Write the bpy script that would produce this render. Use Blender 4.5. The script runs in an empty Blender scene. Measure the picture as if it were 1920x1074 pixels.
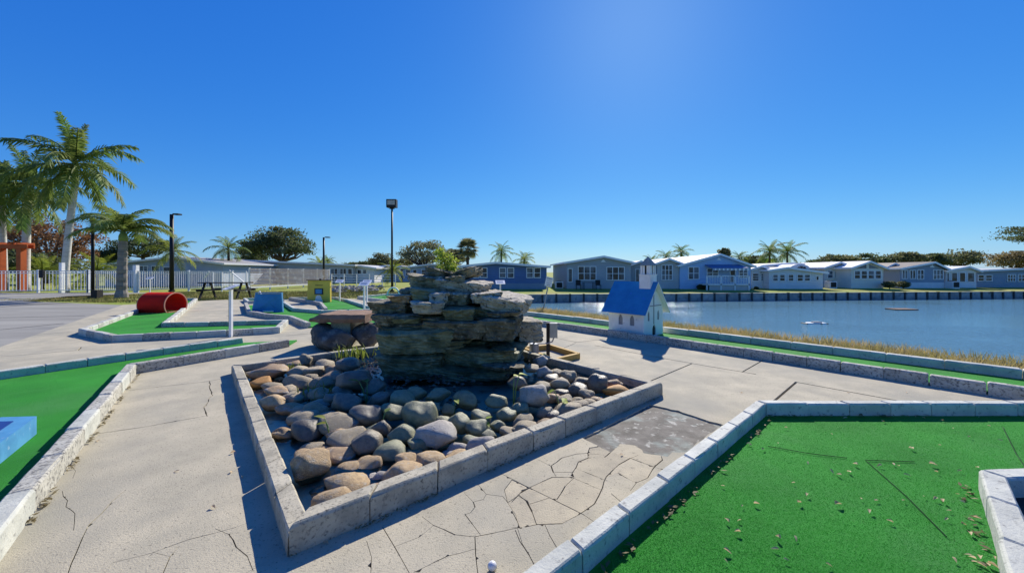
import bpy, bmesh, math, random
import numpy as np
from mathutils import Vector, noise
from mathutils.geometry import delaunay_2d_cdt

# ------------------------------------------------------------------ camera, sky, sun, exposure
SC = bpy.context.scene
COL = SC.collection
EYE, FPX, HOR, CX = 1.4, 690.0, 510.0, 960.0      # eye height, focal length in photo pixels, horizon row
cam = bpy.data.cameras.new('camera')
cam.sensor_fit = 'HORIZONTAL'; cam.sensor_width = 36.0
cam.lens = FPX / 1920 * 36
cam.shift_y = -27.0 / 1920
cam.clip_start = 0.05; cam.clip_end = 3000
co = bpy.data.objects.new('camera', cam); COL.objects.link(co)
co.location = (0, 0, EYE); co.rotation_euler = (math.pi / 2, 0, 0)
SC.camera = co

SUN_AZ = math.atan2(228, 690)                      # to the right of the view direction (+Y)
SUN_EL = math.radians(35.5)
world = bpy.data.worlds.new('World'); SC.world = world; world.use_nodes = True
wn = world.node_tree.nodes; wl = world.node_tree.links
bg = wn['Background']
sky = wn.new('ShaderNodeTexSky'); sky.sky_type = 'NISHITA'; sky.sun_disc = False
sky.sun_elevation = SUN_EL; sky.sun_rotation = SUN_AZ
sky.altitude = 0; sky.air_density = 1.0; sky.dust_density = 0.15; sky.ozone_density = 4.0
hs = wn.new('ShaderNodeHueSaturation'); hs.inputs['Saturation'].default_value = 1.25
wl.new(sky.outputs[0], hs.inputs['Color'])
# the photograph's own rendering of its clear sky: one tone curve per channel over the whole sky
sep = wn.new('ShaderNodeSeparateColor'); cmb = wn.new('ShaderNodeCombineColor'); wl.new(hs.outputs[0], sep.inputs[0])
for i, (c, p) in enumerate(((.24, .98), (.385, .78), (.64, .40))):
    a = wn.new('ShaderNodeMath'); a.operation = 'MULTIPLY'; a.inputs[1].default_value = .168; wl.new(sep.outputs[i], a.inputs[0])
    b = wn.new('ShaderNodeMath'); b.operation = 'POWER'; b.inputs[1].default_value = p; wl.new(a.outputs[0], b.inputs[0])
    d = wn.new('ShaderNodeMath'); d.operation = 'MULTIPLY'; d.inputs[1].default_value = c / .168; wl.new(b.outputs[0], d.inputs[0]); wl.new(d.outputs[0], cmb.inputs[i])
wl.new(cmb.outputs[0], bg.inputs[0])
bg.inputs[1].default_value = 0.10
sl = bpy.data.lights.new('sun', 'SUN'); sl.energy = 3.3; sl.angle = math.radians(0.53); sl.color = (1.0, 0.93, 0.82)
so = bpy.data.objects.new('sun', sl); COL.objects.link(so)
sd = Vector((math.sin(SUN_AZ) * math.cos(SUN_EL), math.cos(SUN_AZ) * math.cos(SUN_EL), math.sin(SUN_EL)))
so.rotation_euler = sd.to_track_quat('Z', 'Y').to_euler(); so.location = sd * 60
SC.view_settings.view_transform = 'Standard'; SC.view_settings.look = 'None'
SC.view_settings.gamma = 1; SC.view_settings.use_curve_mapping = False
SC.view_settings.exposure = 1.05
SC.cycles.max_bounces = 6; SC.cycles.transparent_max_bounces = 8
SC.cycles.caustics_reflective = False; SC.cycles.caustics_refractive = False

RNG = random.Random(7)
NP = np.random.default_rng(7)
R = math.radians

# ------------------------------------------------------------------ helpers
def G(x, y, z=0.0):
    """photo pixel -> point on the level plane at height z"""
    t = (EYE - z) / (y - HOR)
    return Vector(((x - CX) * t, FPX * t, z))
def AT(x, y, Y):
    """photo pixel -> point at depth Y"""
    return Vector(((x - CX) * Y / FPX, Y, EYE + (HOR - y) * Y / FPX))
U = Vector((.7627, .6468, 0)); V = Vector((-.6468, .7627, 0))     # the course's own grid
def AB(a, b, z=0.0): return U * a + V * b + Vector((0, 0, z))

WLOC = {}
def tag(o, label=None, cat=None, group=None, kind=None):
    if label: o['label'] = label
    if cat: o['category'] = cat
    if group: o['group'] = group
    if kind: o['kind'] = kind
    return o
def empty(name, loc, label, cat, group=None):
    o = bpy.data.objects.new(name, None); COL.objects.link(o)
    o.location = loc; o.empty_display_size = .1; WLOC[o.name] = Vector(loc)
    return tag(o, label, cat, group)
def obj(name, verts, faces, mat, parent=None, smooth=False, origin=None):
    """verts in world coordinates; the object's origin goes to the bottom centre"""
    vs = np.asarray([tuple(v) for v in verts], dtype=np.float64).reshape(-1, 3)
    if origin is None:
        lo, hi = vs.min(0), vs.max(0); origin = Vector(((lo[0]+hi[0])/2, (lo[1]+hi[1])/2, lo[2]))
    me = bpy.data.meshes.new(name)
    me.from_pydata((vs - np.array(origin)).tolist(), [], [list(f) for f in faces])
    for m in (mat if isinstance(mat, (list, tuple)) else [mat]): me.materials.append(m)
    if smooth: me.polygons.foreach_set('use_smooth', [True] * len(me.polygons))
    return link(name, me, origin, parent)
def link(name, me, origin, parent=None, rot=None, scale=None):
    o = bpy.data.objects.new(name, me); COL.objects.link(o)
    WLOC[o.name] = Vector(origin)
    if parent is not None:
        o.parent = parent; o.location = Vector(origin) - WLOC[parent.name]
    else: o.location = origin
    if rot is not None: o.rotation_euler = rot
    if scale is not None: o.scale = scale
    return o
def quads(name, arr, mat, parent=None, nv=4, smooth=False, origin=None):
    """fast mesh from an (n, nv, 3) array of separate faces"""
    n = arr.shape[0]; vs = arr.reshape(-1, 3).astype(np.float32)
    if origin is None:
        lo, hi = vs.min(0), vs.max(0); origin = Vector((float(lo[0]+hi[0])/2, float(lo[1]+hi[1])/2, float(lo[2])))
    vs = vs - np.array(origin, dtype=np.float32)
    me = bpy.data.meshes.new(name)
    me.vertices.add(n * nv); me.vertices.foreach_set('co', vs.ravel())
    me.loops.add(n * nv); me.loops.foreach_set('vertex_index', np.arange(n * nv, dtype=np.int32))
    me.polygons.add(n); me.polygons.foreach_set('loop_start', np.arange(0, n * nv, nv, dtype=np.int32))
    me.polygons.foreach_set('loop_total', np.full(n, nv, dtype=np.int32))
    me.update(); me.validate()
    me.materials.append(mat)
    return link(name, me, origin, parent)

class MB:
    """collects shapes for one mesh"""
    def __init__(s): s.v = []; s.f = []
    def add(s, vs, fs):
        k = len(s.v); s.v += [Vector(v) for v in vs]; s.f += [[i + k for i in f] for f in fs]; return s
    def box(s, lo, hi):
        x0, y0, z0 = lo; x1, y1, z1 = hi
        return s.add([(x0,y0,z0),(x1,y0,z0),(x1,y1,z0),(x0,y1,z0),(x0,y0,z1),(x1,y0,z1),(x1,y1,z1),(x0,y1,z1)],
                     [(0,3,2,1),(4,5,6,7),(0,1,5,4),(1,2,6,5),(2,3,7,6),(3,0,4,7)])
    def bar(s, a, b, w, h=None, up=(0,0,1)):
        a, b = Vector(a), Vector(b); d = (b - a).normalized(); up = Vector(up)
        if abs(d.dot(up)) > .98: up = Vector((0, 1, 0))
        r = d.cross(up).normalized(); u = r.cross(d); h = w if h is None else h
        o = [r*(-w/2)+u*(-h/2), r*(w/2)+u*(-h/2), r*(w/2)+u*(h/2), r*(-w/2)+u*(h/2)]
        return s.add([a+q for q in o] + [b+q for q in o], [(3,2,1,0),(4,5,6,7),(0,1,5,4),(1,2,6,5),(2,3,7,6),(3,0,4,7)])
    def tube(s, pts, rad, n=8, cap=True):
        pts = [Vector(p) for p in pts]; rad = rad if isinstance(rad, (list, tuple)) else [rad] * len(pts)
        rings = []; prev = None
        for i, p in enumerate(pts):
            d = (pts[min(i+1, len(pts)-1)] - pts[max(i-1, 0)]).normalized()
            if prev is None: prev = Vector((1,0,0)) if abs(d.x) < .9 else Vector((0,1,0))
            r = (prev - d * prev.dot(d)).normalized(); prev = r; u = d.cross(r)
            rings.append([p + (r * math.cos(2*math.pi*k/n) + u * math.sin(2*math.pi*k/n)) * rad[i] for k in range(n)])
        vs = [q for rg in rings for q in rg]; fs = []
        for i in range(len(pts)-1):
            for k in range(n): fs.append((i*n+k, i*n+(k+1)%n, (i+1)*n+(k+1)%n, (i+1)*n+k))
        if cap: fs.append(tuple(range(n))[::-1]); fs.append(tuple(range((len(pts)-1)*n, len(pts)*n)))
        return s.add(vs, fs)
    def prism(s, poly, off):
        """planar polygon (list of points) pushed along off"""
        n = len(poly); off = Vector(off)
        return s.add([Vector(p) for p in poly] + [Vector(p) + off for p in poly],
                     [tuple(range(n))[::-1], tuple(range(n, 2*n))] + [(i, (i+1)%n, n+(i+1)%n, n+i) for i in range(n)])
    def obj(s, name, mat, parent=None, smooth=False, origin=None): return obj(name, s.v, s.f, mat, parent, smooth, origin)

# ------------------------------------------------------------------ materials
def lin(r, g, b): return tuple(((c/255)/12.92 if c/255 <= .04045 else ((c/255+.055)/1.055)**2.4) for c in (r, g, b))
def mat(name, c1, c2=None, scale=4.0, rough=.85, bump=0.0, bscale=60.0, detail=6.0, spec=.3, rnd=0.0, c3=None, s3=1.0, t3=(.5,.6), metal=0.0, coord='world', aniso=None, subs=None, mixpos=(.35,.65), c4=None, s4=1.0, t4=(.5,.6)):
    m = bpy.data.materials.new(name); m.use_nodes = True
    nt = m.node_tree; N = nt.nodes; L = nt.links; p = N['Principled BSDF']
    p.inputs['Roughness'].default_value = rough; p.inputs['Specular IOR Level'].default_value = spec; p.inputs['Metallic'].default_value = metal
    if coord == 'world':
        src = N.new('ShaderNodeNewGeometry').outputs['Position']
    else:
        src = N.new('ShaderNodeTexCoord').outputs['Object']
    if aniso:
        mp = N.new('ShaderNodeMapping'); mp.inputs['Scale'].default_value = aniso; L.new(src, mp.inputs[0]); src = mp.outputs[0]
    def nz(sc, det=detail, rg=.6):
        n = N.new('ShaderNodeTexNoise'); n.inputs['Scale'].default_value = sc; n.inputs['Detail'].default_value = det; n.inputs['Roughness'].default_value = rg
        L.new(src, n.inputs['Vector']); return n.outputs['Fac']
    def ramp(fac, lo, hi):
        r = N.new('ShaderNodeMapRange'); r.inputs[1].default_value = lo; r.inputs[2].default_value = hi; L.new(fac, r.inputs[0]); return r.outputs[0]
    def mix(f, a, b):
        x = N.new('ShaderNodeMix'); x.data_type = 'RGBA'; L.new(f, x.inputs[0])
        for s, v in ((x.inputs[6], a), (x.inputs[7], b)):
            if isinstance(v, tuple): s.default_value = (*v, 1)
            else: L.new(v, s)
        return x.outputs[2]
    c2 = c2 or tuple(v * .75 for v in c1)
    col = mix(ramp(nz(scale), *mixpos), c1, c2)
    if c3: col = mix(ramp(nz(s3), *t3), col, c3)
    if c4: col = mix(ramp(nz(s4, 4.0), *t4), col, c4)
    if rnd:
        oi = N.new('ShaderNodeObjectInfo'); h = N.new('ShaderNodeHueSaturation'); L.new(col, h.inputs['Color'])
        mr = N.new('ShaderNodeMapRange'); L.new(oi.outputs['Random'], mr.inputs[0]); mr.inputs[3].default_value = 1-rnd; mr.inputs[4].default_value = 1+rnd
        L.new(mr.outputs[0], h.inputs['Value']); col = h.outputs[0]
    L.new(col, p.inputs['Base Color'])
    if bump:
        b = N.new('ShaderNodeBump'); b.inputs['Strength'].default_value = 1.0; b.inputs['Distance'].default_value = bump
        L.new(nz(bscale, 5.0, .65), b.inputs['Height']); L.new(b.outputs[0], p.inputs['Normal'])
    return m
M = {}
M['concrete'] = mat('concrete', (.475,.425,.305), (.355,.325,.24), 2.6, .9, .004, 120, 9, c3=(.15,.135,.105), s3=60, t3=(.57,.70), rnd=.06, c4=(.30,.285,.225), s4=.8, t4=(.47,.70))
M['concrete_crazed'] = mat('concrete_crazed', (.495,.435,.30), (.38,.335,.24), 3, .9, .005, 90, 9, c3=(.17,.15,.12), s3=26, t3=(.59,.74), rnd=.08, c4=(.29,.265,.20), s4=1.7, t4=(.50,.70))
M['dirt'] = mat('dirt', (.07,.06,.05), (.03,.027,.023), 14, .95, .004, 60)
M['worn_patch'] = mat('worn_patch', (.10,.092,.075), (.19,.175,.145), 6, .85, .006, 40, 9, c3=(.40,.39,.33), s3=13, t3=(.57,.66), c4=(.26,.30,.26), s4=2.6, t4=(.52,.66))
M['lot'] = mat('lot', (.31,.30,.26), (.22,.212,.185), .5, .9, .002, 60, 9, c3=(.15,.15,.145), s3=.9, t3=(.58,.75), aniso=(.35,1.6,1))
M['kerb_paint'] = mat('kerb_paint', (.56,.565,.49), (.43,.44,.385), 5, .8, .004, 55, 8, c3=(.22,.22,.205), s3=30, t3=(.57,.70), rnd=.10)
M['kerb_grey'] = mat('kerb_grey', (.47,.43,.32), (.36,.33,.25), 6, .88, .0035, 70, 8, c3=(.13,.12,.095), s3=55, t3=(.53,.68), rnd=.12, c4=(.27,.25,.19), s4=3, t4=(.5,.68))
M['kerb_rough'] = mat('kerb_rough', (.52,.505,.43), (.36,.35,.295), 7, .9, .007, 42, 8, c3=(.13,.125,.115), s3=38, t3=(.50,.64), rnd=.10)
M['turf'] = mat('turf', (.036,.27,.030), (.024,.19,.022), 1.2, .85, .006, 260, 8, spec=.15, c4=(.055,.235,.05), s4=.9, t4=(.5,.72))

M['lawn'] = mat('lawn', (.21,.29,.035), (.29,.27,.06), .35, .95, .02, 18, 9, c3=(.14,.165,.03), s3=1.3, t3=(.5,.7))
M['grass_blade'] = mat('grass_blade', (.24,.24,.045), (.36,.28,.11), .7, .8)

M['slab_rock'] = mat('slab_rock', (.34,.30,.20), (.11,.105,.075), 8, .85, .03, 20, 9, c3=(.52,.47,.36), s3=14, t3=(.58,.68), rnd=.3, c4=(.05,.055,.04), s4=5, t4=(.52,.66))
M['slab_wet'] = mat('slab_wet', (.24,.235,.13), (.075,.088,.05), 7, .62, .024, 20, 9, c3=(.42,.37,.21), s3=8, t3=(.60,.74), rnd=.25, spec=.5, c4=(.04,.06,.03), s4=4, t4=(.50,.66))
M['slab_pale'] = mat('slab_pale', (.52,.47,.37), (.33,.30,.24), 9, .9, .020, 22, 9, c3=(.10,.095,.08), s3=20, t3=(.54,.64), rnd=.12)
M['stone_tan'] = mat('stone_tan', (.52,.37,.19), (.33,.225,.12), 9, .65, .012, 30, 7, c3=(.44,.38,.28), s3=5, t3=(.52,.68), rnd=.12, coord='obj', spec=.4)
M['stone_brown'] = mat('stone_brown', (.44,.295,.155), (.26,.175,.10), 9, .6, .010, 30, 7, c3=(.36,.33,.29), s3=4, t3=(.54,.66), rnd=.15, coord='obj', spec=.4)
M['stone_grey'] = mat('stone_grey', (.43,.35,.215), (.25,.205,.135), 9, .6, .012, 34, 7, c3=(.48,.42,.31), s3=9, t3=(.54,.68), rnd=.28, coord='obj', spec=.4)
M['stone_dark'] = mat('stone_dark', (.19,.16,.11), (.10,.088,.066), 6, .42, .005, 26, 7, c3=(.15,.15,.145), s3=10, t3=(.58,.72), rnd=.2, coord='obj', spec=.5)
M['stone_green'] = mat('stone_green', (.235,.235,.13), (.14,.15,.085), 7, .5, .006, 28, 7, c3=(.20,.22,.17), s3=9, t3=(.58,.72), rnd=.18, coord='obj', spec=.5)
M['stone_pale'] = mat('stone_pale', (.46,.425,.36), (.34,.31,.265), 7, .75, .010, 22, 8, c3=(.22,.2,.17), s3=10, t3=(.56,.70), rnd=.1, coord='obj')
M['stone_orange'] = mat('stone_orange', (.52,.27,.075), (.38,.19,.06), 7, .65, .006, 26, 7, rnd=.08, coord='obj')
M['boulder'] = mat('boulder', (.17,.145,.115), (.075,.066,.056), 5, .9, .025, 12, 9, c3=(.28,.24,.18), s3=9, t3=(.55,.68))
M['brownstone'] = mat('brownstone', (.29,.18,.115), (.18,.115,.078), 5, .9, .012, 26, 8, c3=(.34,.30,.26), s3=11, t3=(.60,.70))
M['basin_floor'] = mat('basin_floor', (.36,.50,.42), (.42,.47,.36), 4, .6, .004, 40, 8, c3=(.14,.15,.10), s3=6, t3=(.54,.68))
M['white'] = mat('white', (.86,.85,.82), (.79,.78,.75), 3, .55)
M['white_worn'] = mat('white_worn', (.85,.83,.79), (.74,.72,.68), 5, .7, c3=(.46,.44,.40), s3=9, t3=(.62,.78))
M['grey_trim'] = mat('grey_trim', (.30,.30,.31), None, 5, .6)
M['blue_paint'] = mat('blue_paint', (.03,.235,.46), (.022,.18,.38), 4, .55, c3=(.03,.17,.55), s3=9, t3=(.58,.75))
M['blue_pale'] = mat('blue_pale', (.085,.29,.50), (.06,.22,.40), 5, .6, c3=(.30,.42,.52), s3=16, t3=(.62,.75))
M['blue_deep'] = mat('blue_deep', (.010,.055,.26), (.008,.04,.19), 3, .6)
M['red_paint'] = mat('red_paint', (.72,.020,.010), (.60,.016,.010), 4, .8, spec=.1)
M['salmon'] = mat('salmon', (.62,.26,.17), (.55,.22,.14), 5, .7)
M['yellow_paint'] = mat('yellow_paint', (.72,.53,.08), (.64,.47,.07), 3, .65)
M['blue_black'] = mat('blue_black', (.008,.05,.012), None, 9, .9)
M['black'] = mat('black', (.012,.012,.014), None, 5, .5)
M['dark'] = mat('dark', (.03,.028,.027), None, 5, .7)
M['steel'] = mat('steel', (.36,.37,.38), None, 5, .45, metal=.6)
M['wood_yellow'] = mat('wood_yellow', (.48,.30,.07), (.38,.24,.07), 9, .75, aniso=(1,6,1))
M['orange_paint'] = mat('orange_paint', (.50,.10,.018), None, 3, .6)
M['lamp_glass'] = mat('lamp_glass', (.5,.45,.4), None, 4, .3)
M['trunk_grey'] = mat('trunk_grey', (.60,.57,.52), (.45,.43,.39), 2, .9, .012, 8, aniso=(1,1,6), c3=(.24,.23,.21), s3=1.8, t3=(.58,.7))
M['trunk_ring'] = mat('trunk_ring', (.30,.27,.235), (.18,.16,.14), 1.2, .95, .03, 3, aniso=(.6,.6,9))
M['bark'] = mat('bark', (.11,.085,.065), (.06,.048,.038), 6, .95, .03, 9)
M['shaft'] = mat('shaft', (.16,.26,.05), (.20,.25,.08), 2, .6)
def leafmat(name, a, b, sc=.6):
    m = mat(name, a, b, sc, .6, spec=.35, rnd=.15)
    p = m.node_tree.nodes['Principled BSDF']; nt = m.node_tree
    tr = nt.nodes.new('ShaderNodeBsdfTranslucent'); mx = nt.nodes.new('ShaderNodeMixShader'); mx.inputs[0].default_value = .45
    src = p.inputs['Base Color'].links[0].from_socket
    nt.links.new(src, tr.inputs[0]); nt.links.new(p.outputs[0], mx.inputs[1]); nt.links.new(tr.outputs[0], mx.inputs[2])
    nt.links.new(mx.outputs[0], nt.nodes['Material Output'].inputs[0]); return m
M['turf_fibre'] = leafmat('turf_fibre', (.060,.42,.045), (.040,.32,.032), .8)
M['frond'] = leafmat('frond', (.13,.22,.045), (.22,.26,.06))
M['reed'] = leafmat('reed', (.58,.44,.20), (.30,.28,.09), 1.8)
M['frond_yellow'] = leafmat('frond_yellow', (.30,.32,.04), (.19,.25,.04))
M['leaf_dark'] = leafmat('leaf_dark', (.075,.105,.040), (.12,.14,.055), .5)
M['leaf_olive'] = leafmat('leaf_olive', (.14,.155,.065), (.20,.195,.09), .4)
M['leaf_brown'] = leafmat('leaf_brown', (.34,.16,.06), (.22,.13,.07), .35)
M['leaf_tan'] = leafmat('leaf_tan', (.26,.20,.09), (.17,.14,.065), .5)
M['leaf_fresh'] = leafmat('leaf_fresh', (.30,.44,.05), (.42,.46,.07), 8)
M['leaf_dry'] = leafmat('leaf_dry', (.72,.58,.38), (.52,.36,.20), 25)
M['slat_wood'] = mat('slat_wood', (.42,.37,.31), (.30,.22,.16), .25, .85, s3=2, c3=(.55,.53,.49), t3=(.5,.62))
M['cap_grey'] = mat('cap_grey', (.40,.385,.35), (.24,.23,.21), 9, .85)
M['ball'] = mat('ball', (.72,.72,.71), None, 60, .35, spec=.5)

def watermat():
    m = bpy.data.materials.new('lake'); m.use_nodes = True; N = m.node_tree.nodes; L = m.node_tree.links; p = N['Principled BSDF']
    p.inputs['Base Color'].default_value = (.13,.26,.32,1); p.inputs['Roughness'].default_value = .09; p.inputs['IOR'].default_value = 1.36
    g = N.new('ShaderNodeNewGeometry'); mp = N.new('ShaderNodeMapping'); mp.inputs['Scale'].default_value = (.8,1.5,1); L.new(g.outputs['Position'], mp.inputs[0])
    n1 = N.new('ShaderNodeTexNoise'); n1.inputs['Scale'].default_value = 3.2; n1.inputs['Detail'].default_value = 5; n1.inputs['Roughness'].default_value = .6
    n2 = N.new('ShaderNodeTexNoise'); n2.inputs['Scale'].default_value = .12; n2.inputs['Detail'].default_value = 3
    L.new(mp.outputs[0], n1.inputs[0]); L.new(mp.outputs[0], n2.inputs[0])
    mr = N.new('ShaderNodeMapRange'); mr.inputs[1].default_value = .38; mr.inputs[2].default_value = .62; mr.inputs[3].default_value = .022; mr.inputs[4].default_value = .075; L.new(n2.outputs[0], mr.inputs[0])
    b = N.new('ShaderNodeBump'); b.inputs['Strength'].default_value = 1.0; L.new(mr.outputs[0], b.inputs['Distance']); L.new(n1.outputs[0], b.inputs['Height'])
    L.new(b.outputs[0], p.inputs['Normal']); return m
M['lake'] = watermat()
def shallow():
    m = bpy.data.materials.new('shallow_water'); m.use_nodes = True; N = m.node_tree.nodes; L = m.node_tree.links
    for n in list(N):
        if n.type == 'BSDF_PRINCIPLED': N.remove(n)
    t = N.new('ShaderNodeBsdfTransparent'); t.inputs[0].default_value = (.80,.93,.88,1)
    gl = N.new('ShaderNodeBsdfGlossy'); gl.inputs['Roughness'].default_value = .03
    f = N.new('ShaderNodeFresnel'); f.inputs[0].default_value = 1.33
    g = N.new('ShaderNodeNewGeometry'); n1 = N.new('ShaderNodeTexNoise'); n1.inputs['Scale'].default_value = 14; L.new(g.outputs['Position'], n1.inputs[0])
    b = N.new('ShaderNodeBump'); b.inputs['Distance'].default_value = .004; L.new(n1.outputs[0], b.inputs['Height']); L.new(b.outputs[0], gl.inputs['Normal']); L.new(b.outputs[0], f.inputs['Normal'])
    mx = N.new('ShaderNodeMixShader'); L.new(f.outputs[0], mx.inputs[0]); L.new(t.outputs[0], mx.inputs[1]); L.new(gl.outputs[0], mx.inputs[2])
    L.new(mx.outputs[0], N['Material Output'].inputs[0]); return m
M['shallow'] = shallow()
def glassmat():
    m = bpy.data.materials.new('pane'); m.use_nodes = True; N = m.node_tree.nodes; L = m.node_tree.links; p = N['Principled BSDF']
    g = N.new('ShaderNodeNewGeometry'); n = N.new('ShaderNodeTexNoise'); n.inputs['Scale'].default_value = .9; L.new(g.outputs['Position'], n.inputs[0])
    x = N.new('ShaderNodeMix'); x.data_type = 'RGBA'; mr = N.new('ShaderNodeMapRange'); mr.inputs[1].default_value = .45; mr.inputs[2].default_value = .6
    L.new(n.outputs[0], mr.inputs[0]); L.new(mr.outputs[0], x.inputs[0]); x.inputs[6].default_value = (.015,.02,.028,1); x.inputs[7].default_value = (.13,.16,.19,1)
    L.new(x.outputs[2], p.inputs['Base Color']); p.inputs['Roughness'].default_value = .12; p.inputs['Specular IOR Level'].default_value = .35; return m
M['pane'] = glassmat()

# ------------------------------------------------------------------ ground sheet with the lake bed in it
ZW = -1.19                                                          # lake level
SH0, SH1 = Vector((1.4, 31.3, 0)), Vector((50.8, 36.3, 0))          # foot of the far seawall
shd = (SH1 - SH0).normalized(); shn = Vector((-shd.y, shd.x, 0))
def SH(s, n=0, z=0): return SH0 + shd * s + shn * n + Vector((0, 0, z))
near_rim = [AB(9.3, -60), AB(9.3, -20), AB(9.25, 0), AB(9.3, 5), AB(9.4, 9.5), AB(11, 13)]
near_in = [AB(11.4, -60), AB(11.4, -20), AB(11.4, 0), AB(11.5, 5), AB(11.8, 9), AB(13, 11.5)]
left_rim = [Vector((-8.0, 26, 0)), Vector((-8.6, 31, 0))]
left_in = [Vector((-5.6, 26, 0)), Vector((-6.6, 30.4, 0))]
far_rim = [SH(-8.5, .35), SH(30, .35), SH(80, .35), SH(120, .35)]
far_in = [SH(-8.0, .15), SH(30, .15), SH(80, .15), SH(120, .15)]
pts = []; zs = []; edges = []
def ring(ps, z, close=False):
    k = len(pts)
    for p in ps: pts.append(Vector((p.x, p.y))); zs.append(z)
    for i in range(len(ps) - (0 if close else 1)): edges.append((k + i, k + (i + 1) % len(ps)))
ring(near_rim, -.06); ring(near_in, -1.9); ring(left_rim, -.15); ring(left_in, -1.9)
ring(far_rim, -.52); ring(far_in, -1.9)
ring([SH(-9, 1.4), SH(60, 1.4), SH(130, 1.4)], -.49); ring([SH(-9, 6.0), SH(60, 6.0), SH(130, 6.0)], -.36)
ring([Vector(p) for p in ((-900,-60,0),(900,-60,0),(900,1400,0),(-900,1400,0))], -.06, True)
ring([Vector(p) for p in ((-14,30,0),(-14,60,0),(-40,18,0),(-60,60,0),(-30,5,0))], -.05)
ring([Vector((-200, 120, 0)), Vector((200, 120, 0))], -.2)
cv, ce, cf, _, _, _ = delaunay_2d_cdt(pts, edges, [], 0, 1e-4)
zd = {(round(p.x, 2), round(p.y, 2)): z for p, z in zip(pts, zs)}
def zat(v):
    k = (round(v.x, 2), round(v.y, 2))
    return zd.get(k, -.2)
tag(obj('ground', [(v.x, v.y, zat(v)) for v in cv], [f if ((cv[f[1]]-cv[f[0]]).cross(cv[f[2]]-cv[f[0]]) > 0) else f[::-1] for f in cf], M['lawn'], origin=Vector((0, 0, 0))), kind='structure')
WR = [AB(8.9, -70), AB(8.9, 12), Vector((-9.5, 26, 0)), Vector((-9.5, 31.4, 0)), SH(-8, .25), SH(125, .25)]
tag(obj('water', [(p.x, p.y, ZW) for p in WR], [list(range(len(WR)))[::-1]], M['lake']), kind='structure')
bpy.data.objects['water'].data.flip_normals() if bpy.data.objects['water'].data.polygons[0].normal.z < 0 else None

# ------------------------------------------------------------------ paving: base sheet, slabs and broken pieces split along the real joints and cracks
def inpoly(p, poly):
    c = False; n = len(poly); j = n - 1
    for i in range(n):
        a, b = poly[i], poly[j]
        if (a[1] > p[1]) != (b[1] > p[1]) and p[0] < (b[0]-a[0]) * (p[1]-a[1]) / (b[1]-a[1]) + a[0]: c = not c
        j = i
    return c
def crop(x0, y0, s): return lambda *q: [G(x0 + s * a, y0 + s * b) for a, b in q]
c6 = crop(500, 860, .2604); c7 = crop(960, 740, .311); c8 = crop(0, 600, .4413); c0 = crop(0, 0, 1)
PAVE = [(-16.6,15.7), (-9.4,6.66), (-5.2,0.2), (-5,-2.5), (8,-2.5), tuple(AB(6.95,-2.5)[:2]), tuple(AB(6.95,8.6)[:2]), (-1.0,14.5), (-3,19.0), (-9,19.4), (-14.6,18.6)]
cr = []      # (polyline, width, jitter)
def J(pl, w=.010, j=0): cr.append((pl, w, j))
for q in ([(0,800),(150,775),(300,775),(400,720),(500,660),(545,560),(570,490),(640,420),(715,380),(800,345)],
          [(0,640),(50,590),(120,550),(240,495),(370,495),(365,470),(400,405),(460,380),(560,375),(640,300)],
          [(270,630),(320,550),(370,500)], [(370,500),(440,530),(545,575)], [(265,490),(250,465),(235,430),(300,380),(390,355),(455,350),(520,352)],
          [(370,465),(260,465)], [(560,372),(620,345),(715,380),(850,430)], [(715,575),(750,525),(820,500),(850,450),(862,430),(905,390),(900,365)],
          [(745,528),(640,470),(575,490)], [(40,600),(90,640),(120,700),(150,775)], [(0,700),(30,760),(40,795)], [(20,815),(50,880),(100,960),(125,1015)],
          [(460,380),(455,350),(470,320),(540,310)], [(600,595),(650,640)], [(850,430),(960,470)]):
    J(c7(*q), .0075, .010)
for q in ([(0,510),(120,565),(270,640),(430,720),(500,768)], [(200,785),(230,850),(268,915)], [(110,655),(220,620)], [(380,440),(580,520)], [(160,390),(240,432)]): J(c7(*q), .006, .002)
for q in ([(1120,415),(1200,475),(1350,545),(1500,560),(1640,530),(1810,490),(1930,468)], [(1765,150),(1715,220),(1735,310),(1790,400),(1812,492)],
          [(1735,310),(1800,270),(1850,215),(1900,200)], [(1420,240),(1490,310),(1500,345),(1470,385),(1430,400),(1540,545)], [(1520,180),(1580,255),(1700,268),(1735,310)],
          [(1805,495),(1850,620),(1930,770)], [(1580,255),(1560,290),(1500,305)], [(1815,265),(1880,300),(1912,385)], [(1060,815),(1200,750),(1300,700),(1505,645)], [(1500,560),(1510,690),(1528,840)]): J(c6(*q), .006, .007)
for q in ([(835,490),(920,630),(1040,840)], [(920,630),(1100,560),(1200,478)], [(1690,105),(1800,160),(1910,218)]): J(c6(*q), .006, .002)
J(c6((720,590),(760,700),(755,815)), .004, .012)
J(c8((345,491),(600,455),(882,405)), .012, .002); J(c8((880,407),(868,370),(900,320),(888,260)), .010, .020); J(c8((510,302),(700,280),(890,259),(965,244)), .011, .002)
J(c8((285,1085),(330,980),(360,920),(380,870),(430,820),(480,770),(525,725)), .006, .016)
J(c8((280,600),(320,640),(308,672)), .004, .01); J(c8((265,725),(285,790),(320,820),(315,890)), .004, .012)
J(c8((430,1085),(480,1030),(640,990),(800,930),(1000,880),(1112,838)), .004, .006)
J(c8((690,1080),(730,1000),(762,958)), .007, .010); J(c8((650,985),(722,1000)), .006, .006); J(c8((915,885),(970,910),(1010,960),(1050,1000),(1075,1060)), .006, .012); J(c8((1040,1075),(1145,1018)), .005, .003)
J(c0((1116,647.5),(1230,669),(1320,685),(1416,701)), .024); J(c0((1297,681.5),(1216,715.5)), .022); J(c0((1392,697),(1436,672)), .020)
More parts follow.
